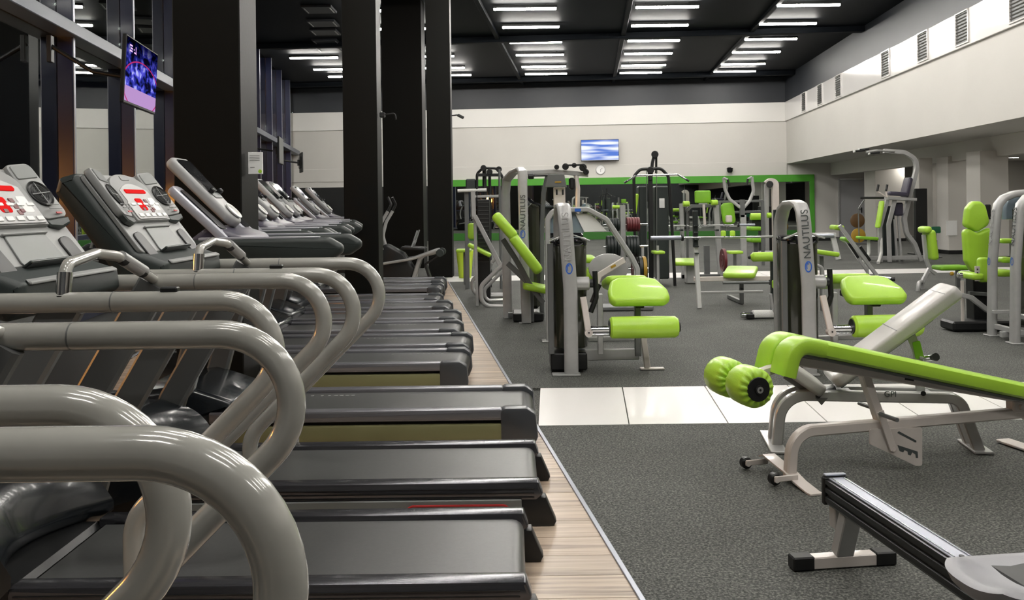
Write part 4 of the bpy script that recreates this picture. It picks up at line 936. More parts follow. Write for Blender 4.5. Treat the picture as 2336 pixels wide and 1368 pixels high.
# ================================================================= MACHINES FURTHER BACK
def A(l, Y): return [at(p[0], p[1], p[2] if len(p) > 2 else Y) for p in l]
def ground(v): return V((v.x, v.y, 0))
def root(name, label, cat, px, Y, group=None):
    v = at(px, 600, Y); return thing(name, label, cat, (v.x, Y, 0), group)
def tb(par, nm, mt, l, Y, r=.025, fil=.08, seg=10, drop=False):
    p = A(l, Y) if not isinstance(l[0], Vector) else l
    if drop: p[-1] = V((p[-1].x, p[-1].y, .01))
    g = G(); g.tube(p, r, fil if len(p) > 2 else 0, seg); return g.build(nm, mt, par)
def br(par, nm, mt, l, Y, wb=.06, wn=.05, fil=.08, b=(0, 1, 0), drop=False):
    p = A(l, Y) if not isinstance(l[0], Vector) else l
    if drop: p[-1] = V((p[-1].x, p[-1].y, .01))
    g = G(); g.bar(p, wb, wn, b, fil if len(p) > 2 else 0, .006); return g.build(nm, mt, par)
def fpad(par, nm, mt, c, w, h, th, Y, tilt=0, rz=0, rc=.05, lean=0):
    """upright cushion facing the room: centre pixel, width, height in metres"""
    o = at(c[0], c[1], Y); m = Matrix.Translation(o) @ Matrix.Rotation(rz, 4, 'Z') @ Matrix.Rotation(lean, 4, 'X') @ Matrix.Rotation(math.pi / 2, 4, 'X') @ Matrix.Rotation(tilt, 4, 'Z')
    g = G(); g.pad(w, h, th, m, rc=rc, bev=th * .38, seg=3); return g.build(nm, mt, par)
def flat(par, nm, mt, c, lx, ly, th, Y, rz=0, pitch=0, roll=0, rc=.05):
    o = at(c[0], c[1], Y); m = Matrix.Translation(o) @ Matrix.Rotation(rz, 4, 'Z') @ Matrix.Rotation(pitch, 4, 'X') @ Matrix.Rotation(roll, 4, 'Y')
    g = G(); g.pad(lx, ly, th, m, rc=rc, bev=th * .38, seg=3); return g.build(nm, mt, par)
def cx(par, nm, mt, x0, x1, y, r, Y, bev=.01):
    g = G(); a = at(x0, y, Y); b = at(x1, y, Y); b.z = a.z; g.cyl(a, b, r, 20, bev=bev); return g.build(nm, mt, par)
def bx(par, nm, mt, x0, x1, y0, y1, Y, dy=.05, bev=.006, dz0=None):
    a, b = at(x0, y0, Y), at(x1, y1, Y); z0 = b.z if dz0 is None else dz0
    g = G(); g.box(((a.x + b.x) / 2, Y + dy / 2, (a.z + z0) / 2), (abs(b.x - a.x), dy, a.z - z0), bev=bev); return g.build(nm, mt, par)
def post(par, nm, mt, x, ytop, Y, w=.06, d=.06, ybot=None, xb=None):
    a = at(x, ytop, Y); b = V((at(xb or x, ytop, Y).x, Y, .01)) if ybot is None else at(xb or x, ybot, Y); return br(par, nm, mt, [a, b], Y, d, w, 0)

# --- arched machine directly behind the first leg curl
Y = 8.9; t = root('pulley_machine', 'silver arched weight machine with grey cam disc behind the nearest leg curl machine', 'gym machine', 1300, Y)
ar = A([(1249, 560), (1249, 500), (1262, 480), (1340, 477), (1383, 500), (1440, 586), (1453, 612), (1454, 650)], Y); ar = [V((ar[0].x, Y, .01))] + ar + [V((ar[-1].x, Y, .01))]
g = G(); g.bar(fillet(ar, .09, 6), .10, .052, (0, 1, 0), 0, .01); a_ = g.build('arched_frame', 'silver', t)
g = G(); o = at(1318, 479, Y - .052); g.box(o, (.062, .004, .03), bev=0); g.build('badge', 'blue', a_)
o = at(1288, 518, Y); g = G(); K = 24
g.prism([(.195 * math.cos(math.pi * k / K), .195 * math.sin(math.pi * k / K)) for k in range(K + 1)] + [(-.195, -.07), (.195, -.07)], .14, Matrix.Translation((o.x, Y + .1, o.z)) @ Matrix.Rotation(math.pi / 2, 4, 'X'), bev=.02, seg=3); g.build('stack_dome', 'dome', t)
bx(t, 'dome_base', 'black_gloss', 1246, 1331, 532, 548, Y, .2, .02)
bx(t, 'weight_shroud', 'shroud', 1262, 1331, 546, 760, Y + .12, .22, .05, .12)
tb(t, 'guide_rod', 'silver', A([(1257, 545), (1257, 760)], Y + .02), Y, .02)
bx(t, 'stack_base', 'black', 1250, 1335, 745, 790, Y + .08, .26, .01, .01)
q = [at(x, y, Y + .02) for x, y in ((1312, 487), (1344, 487), (1360, 500), (1384, 527), (1333, 529))]
g = G(); mm = Matrix(((1, 0, 0, 0), (0, 0, -1, Y + .02), (0, 1, 0, 0), (0, 0, 0, 1))); g.prism([(v.x, v.z) for v in q], .012, mm, bev=.002, seg=1); g.build('instruction_board', 'signw', t)
o = at(1388, 612, Y - .1); g = G(); g.prism([(.20 * math.cos(a), .15 * math.sin(a)) for a in [2 * math.pi * k / 28 for k in range(28)]], .03, Matrix.Translation((o.x, Y - .1, o.z)) @ Matrix.Rotation(math.pi / 2, 4, 'X'), bev=.008); g.build('cam_disc', 'silver', t)
lv = br(t, 'lever_arm', 'pink', A([(1358, 655), (1366, 628), (1425, 592)], Y - .2), Y, .03, .06, .06)
o = at(1399, 607, Y - .218); g = G(); g.box(o, (.055, .004, .022), rot=(0, -.48, 0), bev=0); g.build('yellow_sticker', 'yellow', lv)
flat(t, 'seat_pad', 'green', (1342, 590), .14, .5, .06, Y + .3); flat(t, 'side_pad', 'green', (1342, 628), .10, .3, .16, Y + .1)
tb(t, 'cable_tube', 'black', A([(1368, 648), (1362, 660), (1350, 690)], Y - .2), Y, .025, .03)
br(t, 'base_rail', 'silver', [V((ar[0].x, Y, .05)), V((ar[-1].x, Y, .05))], Y, .06, .06, 0)
g = G(); g.box((ar[0].x, Y, .008), (.14, .16, .014), bev=.003); g.build('foot_plate', 'silver', t)

# --- seated press with the tall lettered post
Y = 10.25; t = root('press_machine', 'tall silver press machine with a reclined lime back pad and dark lettered front post', 'gym machine', 1193, Y)
p0 = V((at(1198, 500, Y).x, Y, .01)); pts = [p0, at(1196, 600, Y), at(1192, 420, Y), at(1192, 392, Y + .02), at(1187, 386, Y + .12), at(1170, 394, Y + .3), at(1156, 410, Y + .46), at(1153, 440, Y + .52)]; pts.append(V((at(1158, 700, Y + .53).x, Y + .53, .01)))
prof = []
for k in range(14):
    a = 2 * math.pi * k / 14; prof.append((.056 * math.copysign(abs(math.cos(a)) ** .5, math.cos(a)), .026 * math.copysign(abs(math.sin(a)) ** .8, math.sin(a))))
g = G(); g.sweep(pts, prof, b=(1, 0, 0)); po = g.build('arched_post', 'silver', t)
la = at(1193, 484, Y - .03); text('lettering', 'NAUTILUS', .088, frame(la, V((.01, 0, 1)), (0, -1, 0)), 'letter', po, 1.0); logo_oval(at(1192.5, 534, Y - .03), (1, 0, 0), (0, -1, 0), po, .95)
bx(t, 'foot_plate', 'silver', 1184, 1212, 737, 740, Y, .12, .002, 0); bx(t, 'foot_plate', 'silver', 1150, 1170, 724, 727, Y + .5, .12, .002, 0)
bx(t, 'weight_shroud', 'shroud', 1206, 1233, 464, 700, Y + .15, .3, .04, .15); br(t, 'cap_strap', 'black_gloss', A([(1203, 452), (1215, 462), (1234, 467)], Y + .1), Y, .05, .03, .03)
bx(t, 'stack_base', 'black', 1170, 1240, 715, 738, Y + .12, .4, .01, .01)
br(t, 'top_beam', 'silver', A([(1200, 394), (1262, 391), (1308, 395), (1342, 398)], Y + .2), Y, .06, .055, .2)
br(t, 'rear_brace', 'silver_dark', A([(1249, 400), (1240, 440), (1236, 520), (1236, 700)], Y + .3), Y, .05, .055, .1, drop=True)
tb(t, 'link_rod', 'black', A([(1208, 401), (1250, 400)], Y + .1), Y, .012); cx(t, 'link_joint', 'black', 1204, 1218, 402, .035, Y + .1)
g = G(); g.prism([(v.x, v.z) for v in A([(1250, 397), (1287, 397), (1293, 427), (1243, 427)], Y + .05)], .05, Matrix(((1, 0, 0, 0), (0, 0, -1, Y + .05), (0, 1, 0, 0), (0, 0, 0, 1))), bev=.006, seg=1); hd = g.build('pulley_head', 'silver_dark', t)
g = G(); g.box(at(1273, 415, Y + .02), (.075, .004, .016), bev=0); g.build('yellow_sticker', 'yellow', hd)
bx(t, 'centre_column', 'pink', 1263, 1290, 427, 474, Y + .1, .1); bx(t, 'column_window', 'black', 1268, 1272, 432, 444, Y + .09, .02, .002); bx(t, 'column_window', 'black', 1282, 1286, 432, 444, Y + .09, .02, .002)
g = G(); [g.cyl(at(x, y, Y + .1), at(x, y, Y + .16), r, 18, bev=.006) for x, y, r in ((1290, 380, .04), (1310, 377, .03), (1330, 382, .045), (1270, 381, .03), (1337, 392, .035))]; g.build('pulley', 'black', t)
br(t, 'pulley_bracket', 'black', A([(1288, 377), (1330, 376), (1340, 392)], Y + .12), Y, .05, .02, .03)
tb(t, 'press_arm', 'pink', A([(1314, 400), (1318, 430), (1316, 500), (1300, 560)], Y + .2), Y, .03, .1); bx(t, 'arm_pad', 'black', 1298, 1312, 405, 432, Y + .15, .08, .02)
m = None
def seg_pad(p, q, w, th, nm, mt, par, Yc):
    a, b = at(p[0], p[1], Yc), at(q[0], q[1], Yc); x = (b - a).normalized(); n = V((0, 1, 0)).cross(x); n = n if n.z > 0 else -n
    g = G(); g.pad((b - a).length, w, th, frame((a + b) / 2, x, n), rc=.05, bev=th * .4, seg=4); return g.build(nm, mt, par)
seg_pad((1128, 488), (1175, 542), .34, .115, 'head_pad', 'green', t, 9.85); seg_pad((1167, 536), (1231, 620), .34, .115, 'back_pad', 'green', t, 9.85)
br(t, 'pad_support', 'silver_dark', A([(1147, 545), (1176, 590), (1210, 650)], 10.0), 10, .07, .06, .2)
br(t, 'seat_frame', 'silver_dark', A([(1158, 600), (1200, 640), (1240, 690)], 10.0), 10, .06, .06, .2)
flat(t, 'seat_pad', 'green', (1222, 655), .3, .36, .08, 10.1, roll=.2)
br(t, 'floor_rail', 'silver_dark', [V((at(1158, 600, Y + .5).x, Y + .45, .05)), V((at(1240, 600, Y + .5).x, Y + .45, .05))], Y, .06, .06, 0)
post(t, 'seat_post', 'silver_dark', 1205, 600, 10.35, .12, .07)

# --- dark tower and silver A-frame bench at the left edge of the floor
Y = 12.3; t = root('cable_station', 'silver cable bench with curved floor loops beside the wood floor, small lime seat', 'gym machine', 1110, Y)
br(t, 'diagonal_rail', 'silver', A([(1083, 492), (1142, 606)], 12.0), Y, .06, .06, 0)
br(t, 'upright', 'silver', A([(1079, 436), (1081, 500)], 12.1), Y, .06, .06, 0); br(t, 'lower_upright', 'silver', [at(1083, 492, 12.05), V((at(1086, 492, 12.05).x, 12.05, .01))], Y, .05, .04, 0)
tb(t, 'floor_loop', 'silver', A([(1136, 585), (1076, 640), (1080, 672), (1150, 671)], 13.2), Y, .028, .12); tb(t, 'floor_loop', 'silver', A([(1150, 600), (1097, 652), (1098, 698), (1152, 699)], 11.9), Y, .03, .14)
tb(t, 'inner_loop', 'silver', A([(1122, 600), (1101, 655), (1104, 676), (1152, 675)], 12.6), Y, .026, .1); tb(t, 'inner_loop', 'silver', A([(1150, 615), (1104, 660), (1108, 686), (1152, 684)], 12.2), Y, .024, .1)
post(t, 'mast', 'silver', 1159, 560, 12.4, .07, .05)
seg_pad((1068, 557), (1120, 583), .26, .055, 'leg_pad', 'green', t, 12.4); fpad(t, 'back_pad', 'green', (1077, 527), .13, .24, .06, 13.0, rc=.04)
bx(t, 'weight_stack', 'black', 1088, 1118, 455, 600, 12.5, .25, .01, .02); g = G(); [g.box(at(1103, y, 12.49), (.15, .01, .004), bev=0) for y in range(462, 600, 9)]; g.build('plate_joint', 'silver_dark', t)
Y = 14.5; t = root('pulldown_tower', 'black framed pulldown tower behind the cable bench, green seats, near the third pillar', 'gym machine', 1110, Y)
tb(t, 'top_hoop', 'black', A([(1088, 470), (1088, 396), (1102, 383), (1134, 384), (1146, 402), (1148, 560)], Y), Y, .022, .1, drop=True)
tb(t, 'mast', 'black', A([(1105, 380), (1106, 600)], Y + .1), Y, .035, drop=True); tb(t, 'mast', 'black', A([(1117, 388), (1118, 600)], Y + .2), Y, .025, drop=True); tb(t, 'mast', 'silver_dark', A([(1139, 386), (1142, 560)], Y - .1), Y, .02, drop=True)
br(t, 'cross_beam', 'black', A([(1088, 399), (1144, 399)], Y), Y, .05, .05, 0); br(t, 'cross_beam', 'silver', A([(1084, 448), (1148, 447)], Y), Y, .04, .045, 0)
g = G(); [g.cyl(at(x, y, Y - .05), at(x, y, Y + .05), .05, 16, bev=.008) for x, y in ((1103, 383), (1138, 386), (1117, 392))]; g.build('pulley', 'black', t)
bx(t, 'head_box', 'dkgreen', 1062, 1086, 408, 434, Y, .2, .02); tb(t, 'cross_bar', 'white', A([(1044, 435), (1110, 433)], Y), Y, .028); post(t, 'side_post', 'silver_dark', 1064, 432, Y + .1, .07, .06)
flat(t, 'seat_pad', 'green', (1058, 571), .26, .36, .05, 15.2); post(t, 'seat_post', 'silver_dark', 1060, 574, 15.25, .05, .05)

# --- lime waste bin
Y = 17.0; o = fl(1061, 633); g = G(); m = Matrix.Translation((o.x, o.y, 0))
g.lathe([(0, 0), (.115, 0), (.12, .01), (.165, .52), (.172, .525), (.16, .53), (.11, .04), (0, .04)], m, 28); b_ = g.build('waste_bin', 'rubber_lime'); tag(b_, 'yellow-green plastic bin standing by the foot of the third black pillar', 'bin')

# --- plate tree with stacks of plates
Y = 11.5; t = root('plate_tree', 'upright silver plate tree behind the arched machine', 'rack', 1420, Y)
post(t, 'post', 'silver', 1420, 468, Y, .07, .06); px0 = at(1420, 500, Y).x
g = G(); g.box((at(1422, 500, Y).x, Y, .03), (.7, .4, .05), bev=.01); g.build('base', 'silver_dark', t)
pz = [at(1420, y, Y).z for y in (512, 562, 613)]
for z in pz: g = G(); g.cyl((px0 - .25, Y, z), (px0 + .33, Y, z), .014, 14); g.build('peg', 'chrome', t)
def plate(x0, th, z, r, mt, label, grp, Yp=Y):
    g = G(); q = frame((x0, Yp, z), (0, 1, 0), (1, 0, 0)); g.lathe([(.02, 0), (r * .5, 0), (r * .55, th * .15), (r * .85, th * .15), (r * .9, 0), (r - .004, 0), (r, .004), (r, th - .004), (r - .004, th), (r * .9, th), (r * .85, th * .85), (r * .55, th * .85), (r * .5, th), (.02, th), (.02, 0)], q, 28)
    o = g.build('weight_plate', mt); tag(o, label, 'weight plate', grp); return o
ON = ['first', 'second', 'third', 'fourth', 'fifth']
for k in range(5): plate(px0 + .052 + k * .034, .032, pz[0], .095, 'darkred', 'small dark red plate on the top right peg, %s from the post' % ON[k], 'dark red plates on the plate tree')
for k in range(4): plate(px0 - .075 - k * .034, .032, pz[0], .085, 'platedk', 'small black plate on the top left peg, %s from the post' % ON[k], 'small black plates on the plate tree')
for k in range(4): plate(px0 + .045 + k * .040, .037, pz[1], .14, 'platedk', 'larger black plate on the middle right peg, %s from the post' % ON[k], 'larger black plates, right of the plate tree')
for k in range(4): plate(px0 - .085 - k * .042, .038, pz[1], .145, 'platedk', 'larger black plate on the middle left peg, %s from the post' % ON[k], 'larger black plates, left of the plate tree')
plate(px0 + .25, .045, pz[2], .16, 'yellow', 'ochre yellow rimmed plate at the end of the lowest peg of the plate tree', None)
plate(px0 + .20, .045, pz[2], .16, 'platedk', 'black plate beside the ochre plate on the lowest peg of the plate tree', None)
plate(px0 + .12, .035, pz[2], .15, 'darkred', 'brown-red plate on the lowest peg of the plate tree', None)

# --- lat pulldown tower
Y = 14.5; t = root('lat_pulldown', 'tall black cable tower with hooped frame and wide silver pulldown bar hanging in front', 'gym machine', 1490, Y)
tb(t, 'hoop', 'black', [V((at(1449, 500, Y).x, Y, .01))] + A([(1447, 470), (1446, 402), (1460, 386), (1508, 384), (1525, 402), (1532, 500)], Y) + [V((at(1538, 500, Y).x, Y, .01))], Y, .026, .12)
br(t, 'mast', 'black', A([(1483, 390), (1484, 500)], Y + .1), Y, .09, .07, 0, drop=True)
br(t, 'crane', 'black', A([(1484, 410), (1488, 372), (1494, 347)], Y + .05), Y, .05, .05, .1); tb(t, 'crane_strut', 'black', A([(1497, 345), (1497, 395)], Y + .1), Y, .02)
g = G(); [g.cyl(at(x, y, Y - .03), at(x, y, Y + .03), .06, 18, bev=.008) for x, y in ((1494, 352), (1484, 388))]; g.build('pulley', 'black', t)
bx(t, 'weight_shroud', 'dkgreen', 1494, 1527, 424, 590, Y + .3, .3, .02, .1); bx(t, 'weight_shroud', 'dkgreen', 1457, 1478, 424, 590, Y + .3, .3, .02, .1)
g = G(); [g.cyl(at(x, 388, Y), at(x, 560, Y), .006, 8) for x in (1475, 1498)]; g.build('cable', 'silver_dark', t)
tb(t, 'pulldown_bar', 'chrome', A([(1424, 417), (1452, 400), (1546, 398), (1572, 413)], Y - .2), Y, .014, .05)
for x in ((1424, 417, 1430, 413), (1565, 409, 1572, 413)): tb(t, 'bar_grip', 'black', A([(x[0], x[1]), (x[2], x[3])], Y - .2), Y, .017)
fpad(t, 'notice', 'signw', (1510, 463), .09, .16, .006, Y + .29, rc=.005)
flat(t, 'seat_pad', 'green', (1501, 575), .19, .34, .05, Y - .2); post(t, 'seat_post', 'silver_dark', 1501, 580, Y - .2, .05, .05)
cx(t, 'knee_roller', 'green', 1397, 1426, 472, .03, Y + .6); post(t, 'roller_post', 'silver_dark', 1411, 450, Y + .65, .025, .03); fpad(t, 'side_pad', 'green', (1451, 463), .06, .32, .05, Y + .2, tilt=-.12)
for x in (1466, 1500): post(t, 'base_leg', 'silver', x, 560, Y - .3, .04, .04)

# --- dark charcoal curtain behind the cable towers
# --- bench press station
Y = 11.5; t = root('bench_press', 'bench press stand with white leg and dark toothed upright, lime seat beyond it', 'bench', 1640, Y)
uz = at(1588, 482, Y).z; zb = at(1484, 543, 11.42).z
for xx, nm in ((2.40, 1), (3.46, 0)):
    g = G(); g.box((xx, Y, uz - .23), (.06, .07, .48), bev=.006); up_ = g.build('toothed_upright', 'platedk', t)
    
    for k in range(5): g = G(); g.box((xx, Y - .065, zb - .026 + (2 - k) * .09), (.05, .06, .018), bev=.004); g.build('rest_hook', 'platedk', up_)
    g = G(); g.bar([(xx - .0, Y, uz - .45), (xx + .04, Y, .01)], .06, .055, (0, 1, 0), 0, .006); g.build('leg', 'white', t)
g = G(); g.bar([(2.42, Y + .25, .36), (3.46, Y + .25, .36)], .05, .06, (0, 1, 0), 0, .005); g.build('cross_beam', 'pink', t)
g = G(); g.bar([(2.45, Y + .05, .2), (3.3, Y + .1, .2)], .05, .03, (0, 1, 0), 0, .005); g.build('floor_beam', 'silver', t)
g = G(); g.cyl((2.75, Y, .33), (3.36, Y, .33), .02, 14); g.build('peg', 'silver_dark', t); g = G(); g.cyl((3.36, Y, .33), (3.375, Y, .33), .035, 14); g.build('peg_stop', 'black', t)
flat(t, 'bench_pad', 'green', (1690, 620), .42, .62, .07, 11.9, rz=-.35, pitch=.10, rc=.06); g = G(); g.bar([(3.10, 11.9, .42), (3.10, 11.9, .2)], .05, .05, (0, 1, 0), 0, .004); g.bar([(3.10, 11.9, .03), (3.10, 12.6, .03)], .05, .05, (1, 0, 0), 0, .004); g.bar([(3.10, 11.9, .22), (3.10, 11.9, .01)], .05, .05, (0, 1, 0), 0, .004); g.build('pad_leg', 'silver_dark', t)
def barbell(Yb, x0, x1, y, label, sl=.4, rs=.028, grp=None):
    a, b = at(x0, y, Yb), at(x1, y, Yb); b.z = a.z; b.y = a.y; o = thing('barbell', label, 'barbell', (a + b) / 2, grp)
    g = G(); g.cyl(a + V((sl, 0, 0)), b - V((sl, 0, 0)), .0145, 16); g.build('shaft', 'chrome', o)
    for s, e in ((1, a), (-1, b)):
        g = G(); g.cyl(e, e + V((s * sl, 0, 0)), rs, 18, bev=.004); sv = g.build('sleeve', 'alu' if grp is None else 'alu', o)
        g = G(); g.cyl(e + V((s * sl, 0, 0)), e + V((s * (sl + .03), 0, 0)), .045, 18, bev=.006); g.build('collar', 'black', sv)
    g = G(); w_ = (b.x - a.x); [g.cyl(a + V((w_ * k0, 0, 0)), a + V((w_ * k1, 0, 0)), .0158, 16) for k0, k1 in ((.27, .40), (.60, .73))]; g.build('knurled_grip', 'silver', o); return o
barbell(11.42, 1484, 1902, 543, 'long barbell on the nearest bench press, its thick pale sleeve left of the white leg')
barbell(15.66, 1456, 1722, 516, 'barbell resting higher and further back, behind the nearest bench press', .28, .022)

# --- preacher style rack behind
Y = 15.8; t = root('seated_row_rack', 'grey rack with square green head pad and two pale lime rollers behind the barbells', 'gym machine', 1600, Y)
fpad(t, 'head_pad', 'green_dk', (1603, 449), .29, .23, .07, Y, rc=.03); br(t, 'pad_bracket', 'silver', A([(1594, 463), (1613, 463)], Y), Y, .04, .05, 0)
for x0, x1, y in ((1558, 1573, 465), (1622, 1637, 462)): cx(t, 'foam_roller', 'green', x0, x1, y, .05, Y - .1)
br(t, 'cross_beam', 'silver_dark', A([(1566, 480), (1576, 470), (1632, 469)], Y), Y, .05, .06, .05); br(t, 'pad_strut', 'pink', A([(1605, 466), (1608, 516)], Y - .05), Y, .04, .045, 0)
post(t, 'upright', 'silver', 1554, 464, Y, .07, .06, xb=1557); post(t, 'upright', 'silver', 1633, 468, Y + .02, .09, .07, xb=1642); post(t, 'upright', 'silver_dark', 1612, 560, Y + .4, .1, .08)
tb(t, 'side_tube', 'silver_dark', A([(1563, 470), (1568, 486), (1568, 560)], Y + .1), Y, .025, .05, drop=True)
for x_ in (1555, 1636): o = at(x_, 519, 15.66); g = G(); g.box((o.x, 15.70, o.z - .045), (.05, .16, .03), bev=.004); g.build('bar_rest', 'platedk', t)
br(t, 'floor_rail', 'silver_dark', [V((at(1554, 600, Y).x, Y, .05)), V((at(1642, 600, Y).x, Y, .05))], Y, .06, .08, 0)
flat(t, 'seat_pad', 'green', (1566, 597), .40, .44, .07, 14.95, rz=-.2, pitch=.10); g = G(); o = at(1577, 620, 15.05); g.box((o.x, 15.05, .17), (.2, .2, .33), bev=.01); g.build('pedestal', 'silver', t)
plate(at(1647, 595, 15.2).x, .05, at(1650, 593, 15.2).z, .2, 'darkred', 'large dark red plate leaning upright right of the grey rack post', None, 15.2)

# --- fly machine with raised arms
Y = 18.6; t = root('fly_machine', 'silver fly machine with two raised curved arms and a dark green seat', 'gym machine', 1690, Y)
for l in ([(1651, 405), (1654, 432), (1664, 454), (1690, 474)], [(1715, 403), (1719, 436), (1710, 458), (1696, 474)]): tb(t, 'curved_arm', 'silver', A(l, Y), Y, .035, .18)
for l in ([(1660, 409), (1664, 424)], [(1706, 408), (1704, 421)]): tb(t, 'hand_grip', 'black', A(l, Y - .1), Y, .025)
for l in ([(1651, 405), (1660, 409)], [(1715, 403), (1706, 408)]): tb(t, 'grip_bracket', 'silver', A(l, Y - .05), Y, .02)
post(t, 'mast', 'silver_dark', 1693, 455, Y, .1, .08, 495); post(t, 'lower_mast', 'silver', 1695, 490, Y, .12, .08)
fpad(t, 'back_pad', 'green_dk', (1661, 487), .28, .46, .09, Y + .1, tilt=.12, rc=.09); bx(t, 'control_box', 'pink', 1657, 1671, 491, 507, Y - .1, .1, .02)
for c in ((1650, 533), (1671, 533)): fpad(t, 'elbow_pad', 'green', c, .11, .14, .06, Y - .2, rc=.04)
flat(t, 'seat_pad', 'green', (1676, 575), .3, .3, .06, Y - .6); post(t, 'seat_post', 'silver_dark', 1676, 578, Y - .55, .06, .06)
br(t, 'cross_beam', 'silver_dark', A([(1640, 460), (1740, 458)], Y + .3), Y, .05, .05, 0); br(t, 'cross_beam', 'silver_dark', A([(1645, 485), (1738, 482)], Y + .3), Y, .05, .05, 0); post(t, 'rear_post', 'silver_dark', 1739, 458, Y + .3, .06, .06); post(t, 'rear_post', 'silver_dark', 1641, 458, Y + .3, .06, .06)

# --- tall white weight tower with lime rollers
Y = 23.0; t = root('leg_press_tower', 'tall pale weight tower with lime rollers, just left of the lettered leg curl post', 'gym machine', 1760, Y)
tb_ = br(t, 'tall_upright', 'pink', A([(1748, 420), (1756, 413), (1768, 416), (1770, 560)], Y), Y, .12, .17, .1, drop=True); post(t, 'inner_upright', 'silver', 1748, 420, Y + .2, .1, .1)
g = G(); g.cyl(at(1756, 420, Y - .12), at(1756, 420, Y), .09, 20, bev=.01); g.build('pulley', 'black', t); tb(t, 'cable', 'black', A([(1757, 430), (1757, 470)], Y - .1), Y, .02)
bx(t, 'weight_stack', 'black', 1736, 1768, 470, 570, Y + .3, .3, .01, .05)
cx(t, 'knee_roller', 'green', 1712, 1741, 494, .09, Y - .2); cx(t, 'roller_end', 'green', 1750, 1759, 491, .07, Y - .2)
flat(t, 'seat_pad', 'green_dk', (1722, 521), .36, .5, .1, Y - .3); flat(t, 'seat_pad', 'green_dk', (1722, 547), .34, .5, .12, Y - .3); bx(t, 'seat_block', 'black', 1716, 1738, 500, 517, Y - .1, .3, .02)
post(t, 'seat_post', 'silver_dark', 1724, 550, Y - .2, .1, .1); br(t, 'floor_rail', 'white', [V((at(1722, 560, Y).x, Y - .2, .05)), V((at(1775, 560, Y).x, Y - .2, .05))], Y, .1, .09, 0)

# --- bolster bench with the white drum, behind the second leg curl
Y = 10.4; t = root('extension_bench', 'bench with long lime bolster and ribbed white foot drum behind the second leg curl', 'bench', 1770, Y)
cx(t, 'bolster', 'green', 1712, 1860, 586, .056, Y, .03); cx(t, 'bolster_axle', 'black', 1706, 1713, 587, .02, Y)
post(t, 'post', 'platedk', 1762, 596, Y + .05, .045, .06, xb=1762); br(t, 'knee_link', 'silver', A([(1758, 670), (1762, 700), (1768, 712)], Y - .1), Y, .04, .03, .03)
seg_pad((1844, 571), (1908, 580), .3, .06, 'leg_board', 'green', t, Y + .6); post(t, 'board_post', 'silver_dark', 1874, 584, Y + .6, .04, .05)
cx(t, 'foot_drum', 'knurl', 1716, 1772, 719, .063, Y, .012); cx(t, 'drum_axle', 'chrome', 1689, 1716, 719, .032, Y); cx(t, 'drum_stop', 'black', 1711, 1717, 719, .045, Y)
g = G(); o = at(1740, 745, Y); g.box((o.x + .1, Y, .035), (.6, .12, .06), bev=.01); g.build('base', 'black', t); fpad(t, 'side_pad', 'green', (1767, 648), .06, .1, .06, Y - .1, rc=.02)
cx(t, 'axle', 'pink', 1840, 1868, 630, .05, Y - .6); tb(t, 'side_arch', 'silver', A([(1846, 612), (1862, 604), (1876, 610), (1880, 640)], Y), Y, .02, .05, drop=True)

# --- hyperextension stand
Y = 15.4; t = root('back_extension', 'inclined silver back extension stand with a small lime hip pad at its top', 'bench', 1960, Y)
br(t, 'incline_rail', 'silver', A([(1915, 514), (2000, 628)], Y - .3), Y, .05, .06, 0); br(t, 'incline_rail', 'silver', A([(1930, 548), (1978, 618)], Y + .2), Y, .05, .05, 0)
br(t, 'black_insert', 'black', A([(1962, 562), (1985, 594)], Y - .33), Y, .03, .045, 0); br(t, 'black_insert', 'black', A([(1937, 556), (1958, 588)], Y + .17), Y, .03, .045, 0)
flat(t, 'hip_pad', 'green', (1909, 519), .18, .3, .09, Y - .1, roll=.1); flat(t, 'hip_pad', 'green_dk', (1929, 547), .14, .3, .07, Y + .2, roll=.5)
br(t, 'leg', 'silver', A([(1977, 600), (1980, 625)], Y + .2), Y, .04, .045, 0, drop=True); br(t, 'leg', 'silver', A([(1998, 625), (2000, 632)], Y - .3), Y, .04, .045, 0, drop=True)
tb(t, 'foot_bar', 'chrome', [V((at(1996, 630, 15.2).x, 15.2, .06)), V((at(2034, 640, 14.9).x, 14.9, .04))], Y, .03); g = G(); e = V((at(2034, 640, 14.9).x, 14.9, .04)); g.cyl(e, e + V((.05, -.02, 0)), .035, 14); g.build('foot_cap', 'black', t)
Y = 20.5; t = root('low_bench', 'long low white beam bench near the right end of the mirror wall', 'bench', 1870, Y)
br(t, 'beam', 'white', A([(1834, 536), (1904, 535)], Y), Y, .2, .09, 0); br(t, 'splayed_leg', 'white', A([(1898, 532), (1912, 552)], Y), Y, .06, .12, 0, drop=True); br(t, 'splayed_leg', 'white', A([(1840, 536), (1836, 552)], Y), Y, .06, .1, 0, drop=True); bx(t, 'runner', 'black', 1836, 1898, 543, 549, Y + .02, .1)

# --- chin and dip tower
Y = 19.5; t = root('chin_dip_tower', 'tall silver chin-up and dip tower with curved mast and dark violet arm pads', 'gym machine', 2040, Y)
br(t, 'curved_mast', 'silver', A([(2016, 344), (2062, 347), (2088, 362), (2091, 385), (2074, 450), (2062, 500), (2068, 533), (2086, 556), (2100, 592)], Y + .1), Y, .10, .09, .25, drop=True)
for o_ in (-.25, .25): tb(t, 'chin_bar', 'silver', A([(2040, 345, Y), (1998, 343, Y + o_), (1976, 347, Y + o_)], Y), Y, .025, .1)
for x, y, o_ in ((1950, 345, -.3), (1960, 342, .3), (1984, 350, 0)): g = G(); e = at(x, y, Y + o_); g.tube([e, e + V((.22, 0, .02))], .022); g.build('hand_grip', 'black', t); g = G(); g.cyl(e, e - V((.03, 0, 0)), .028, 12); g.build('grip_end', 'white', t)
br(t, 'arm_support', 'silver', A([(2016, 452), (2080, 455)], Y), Y, .5, .06, 0)
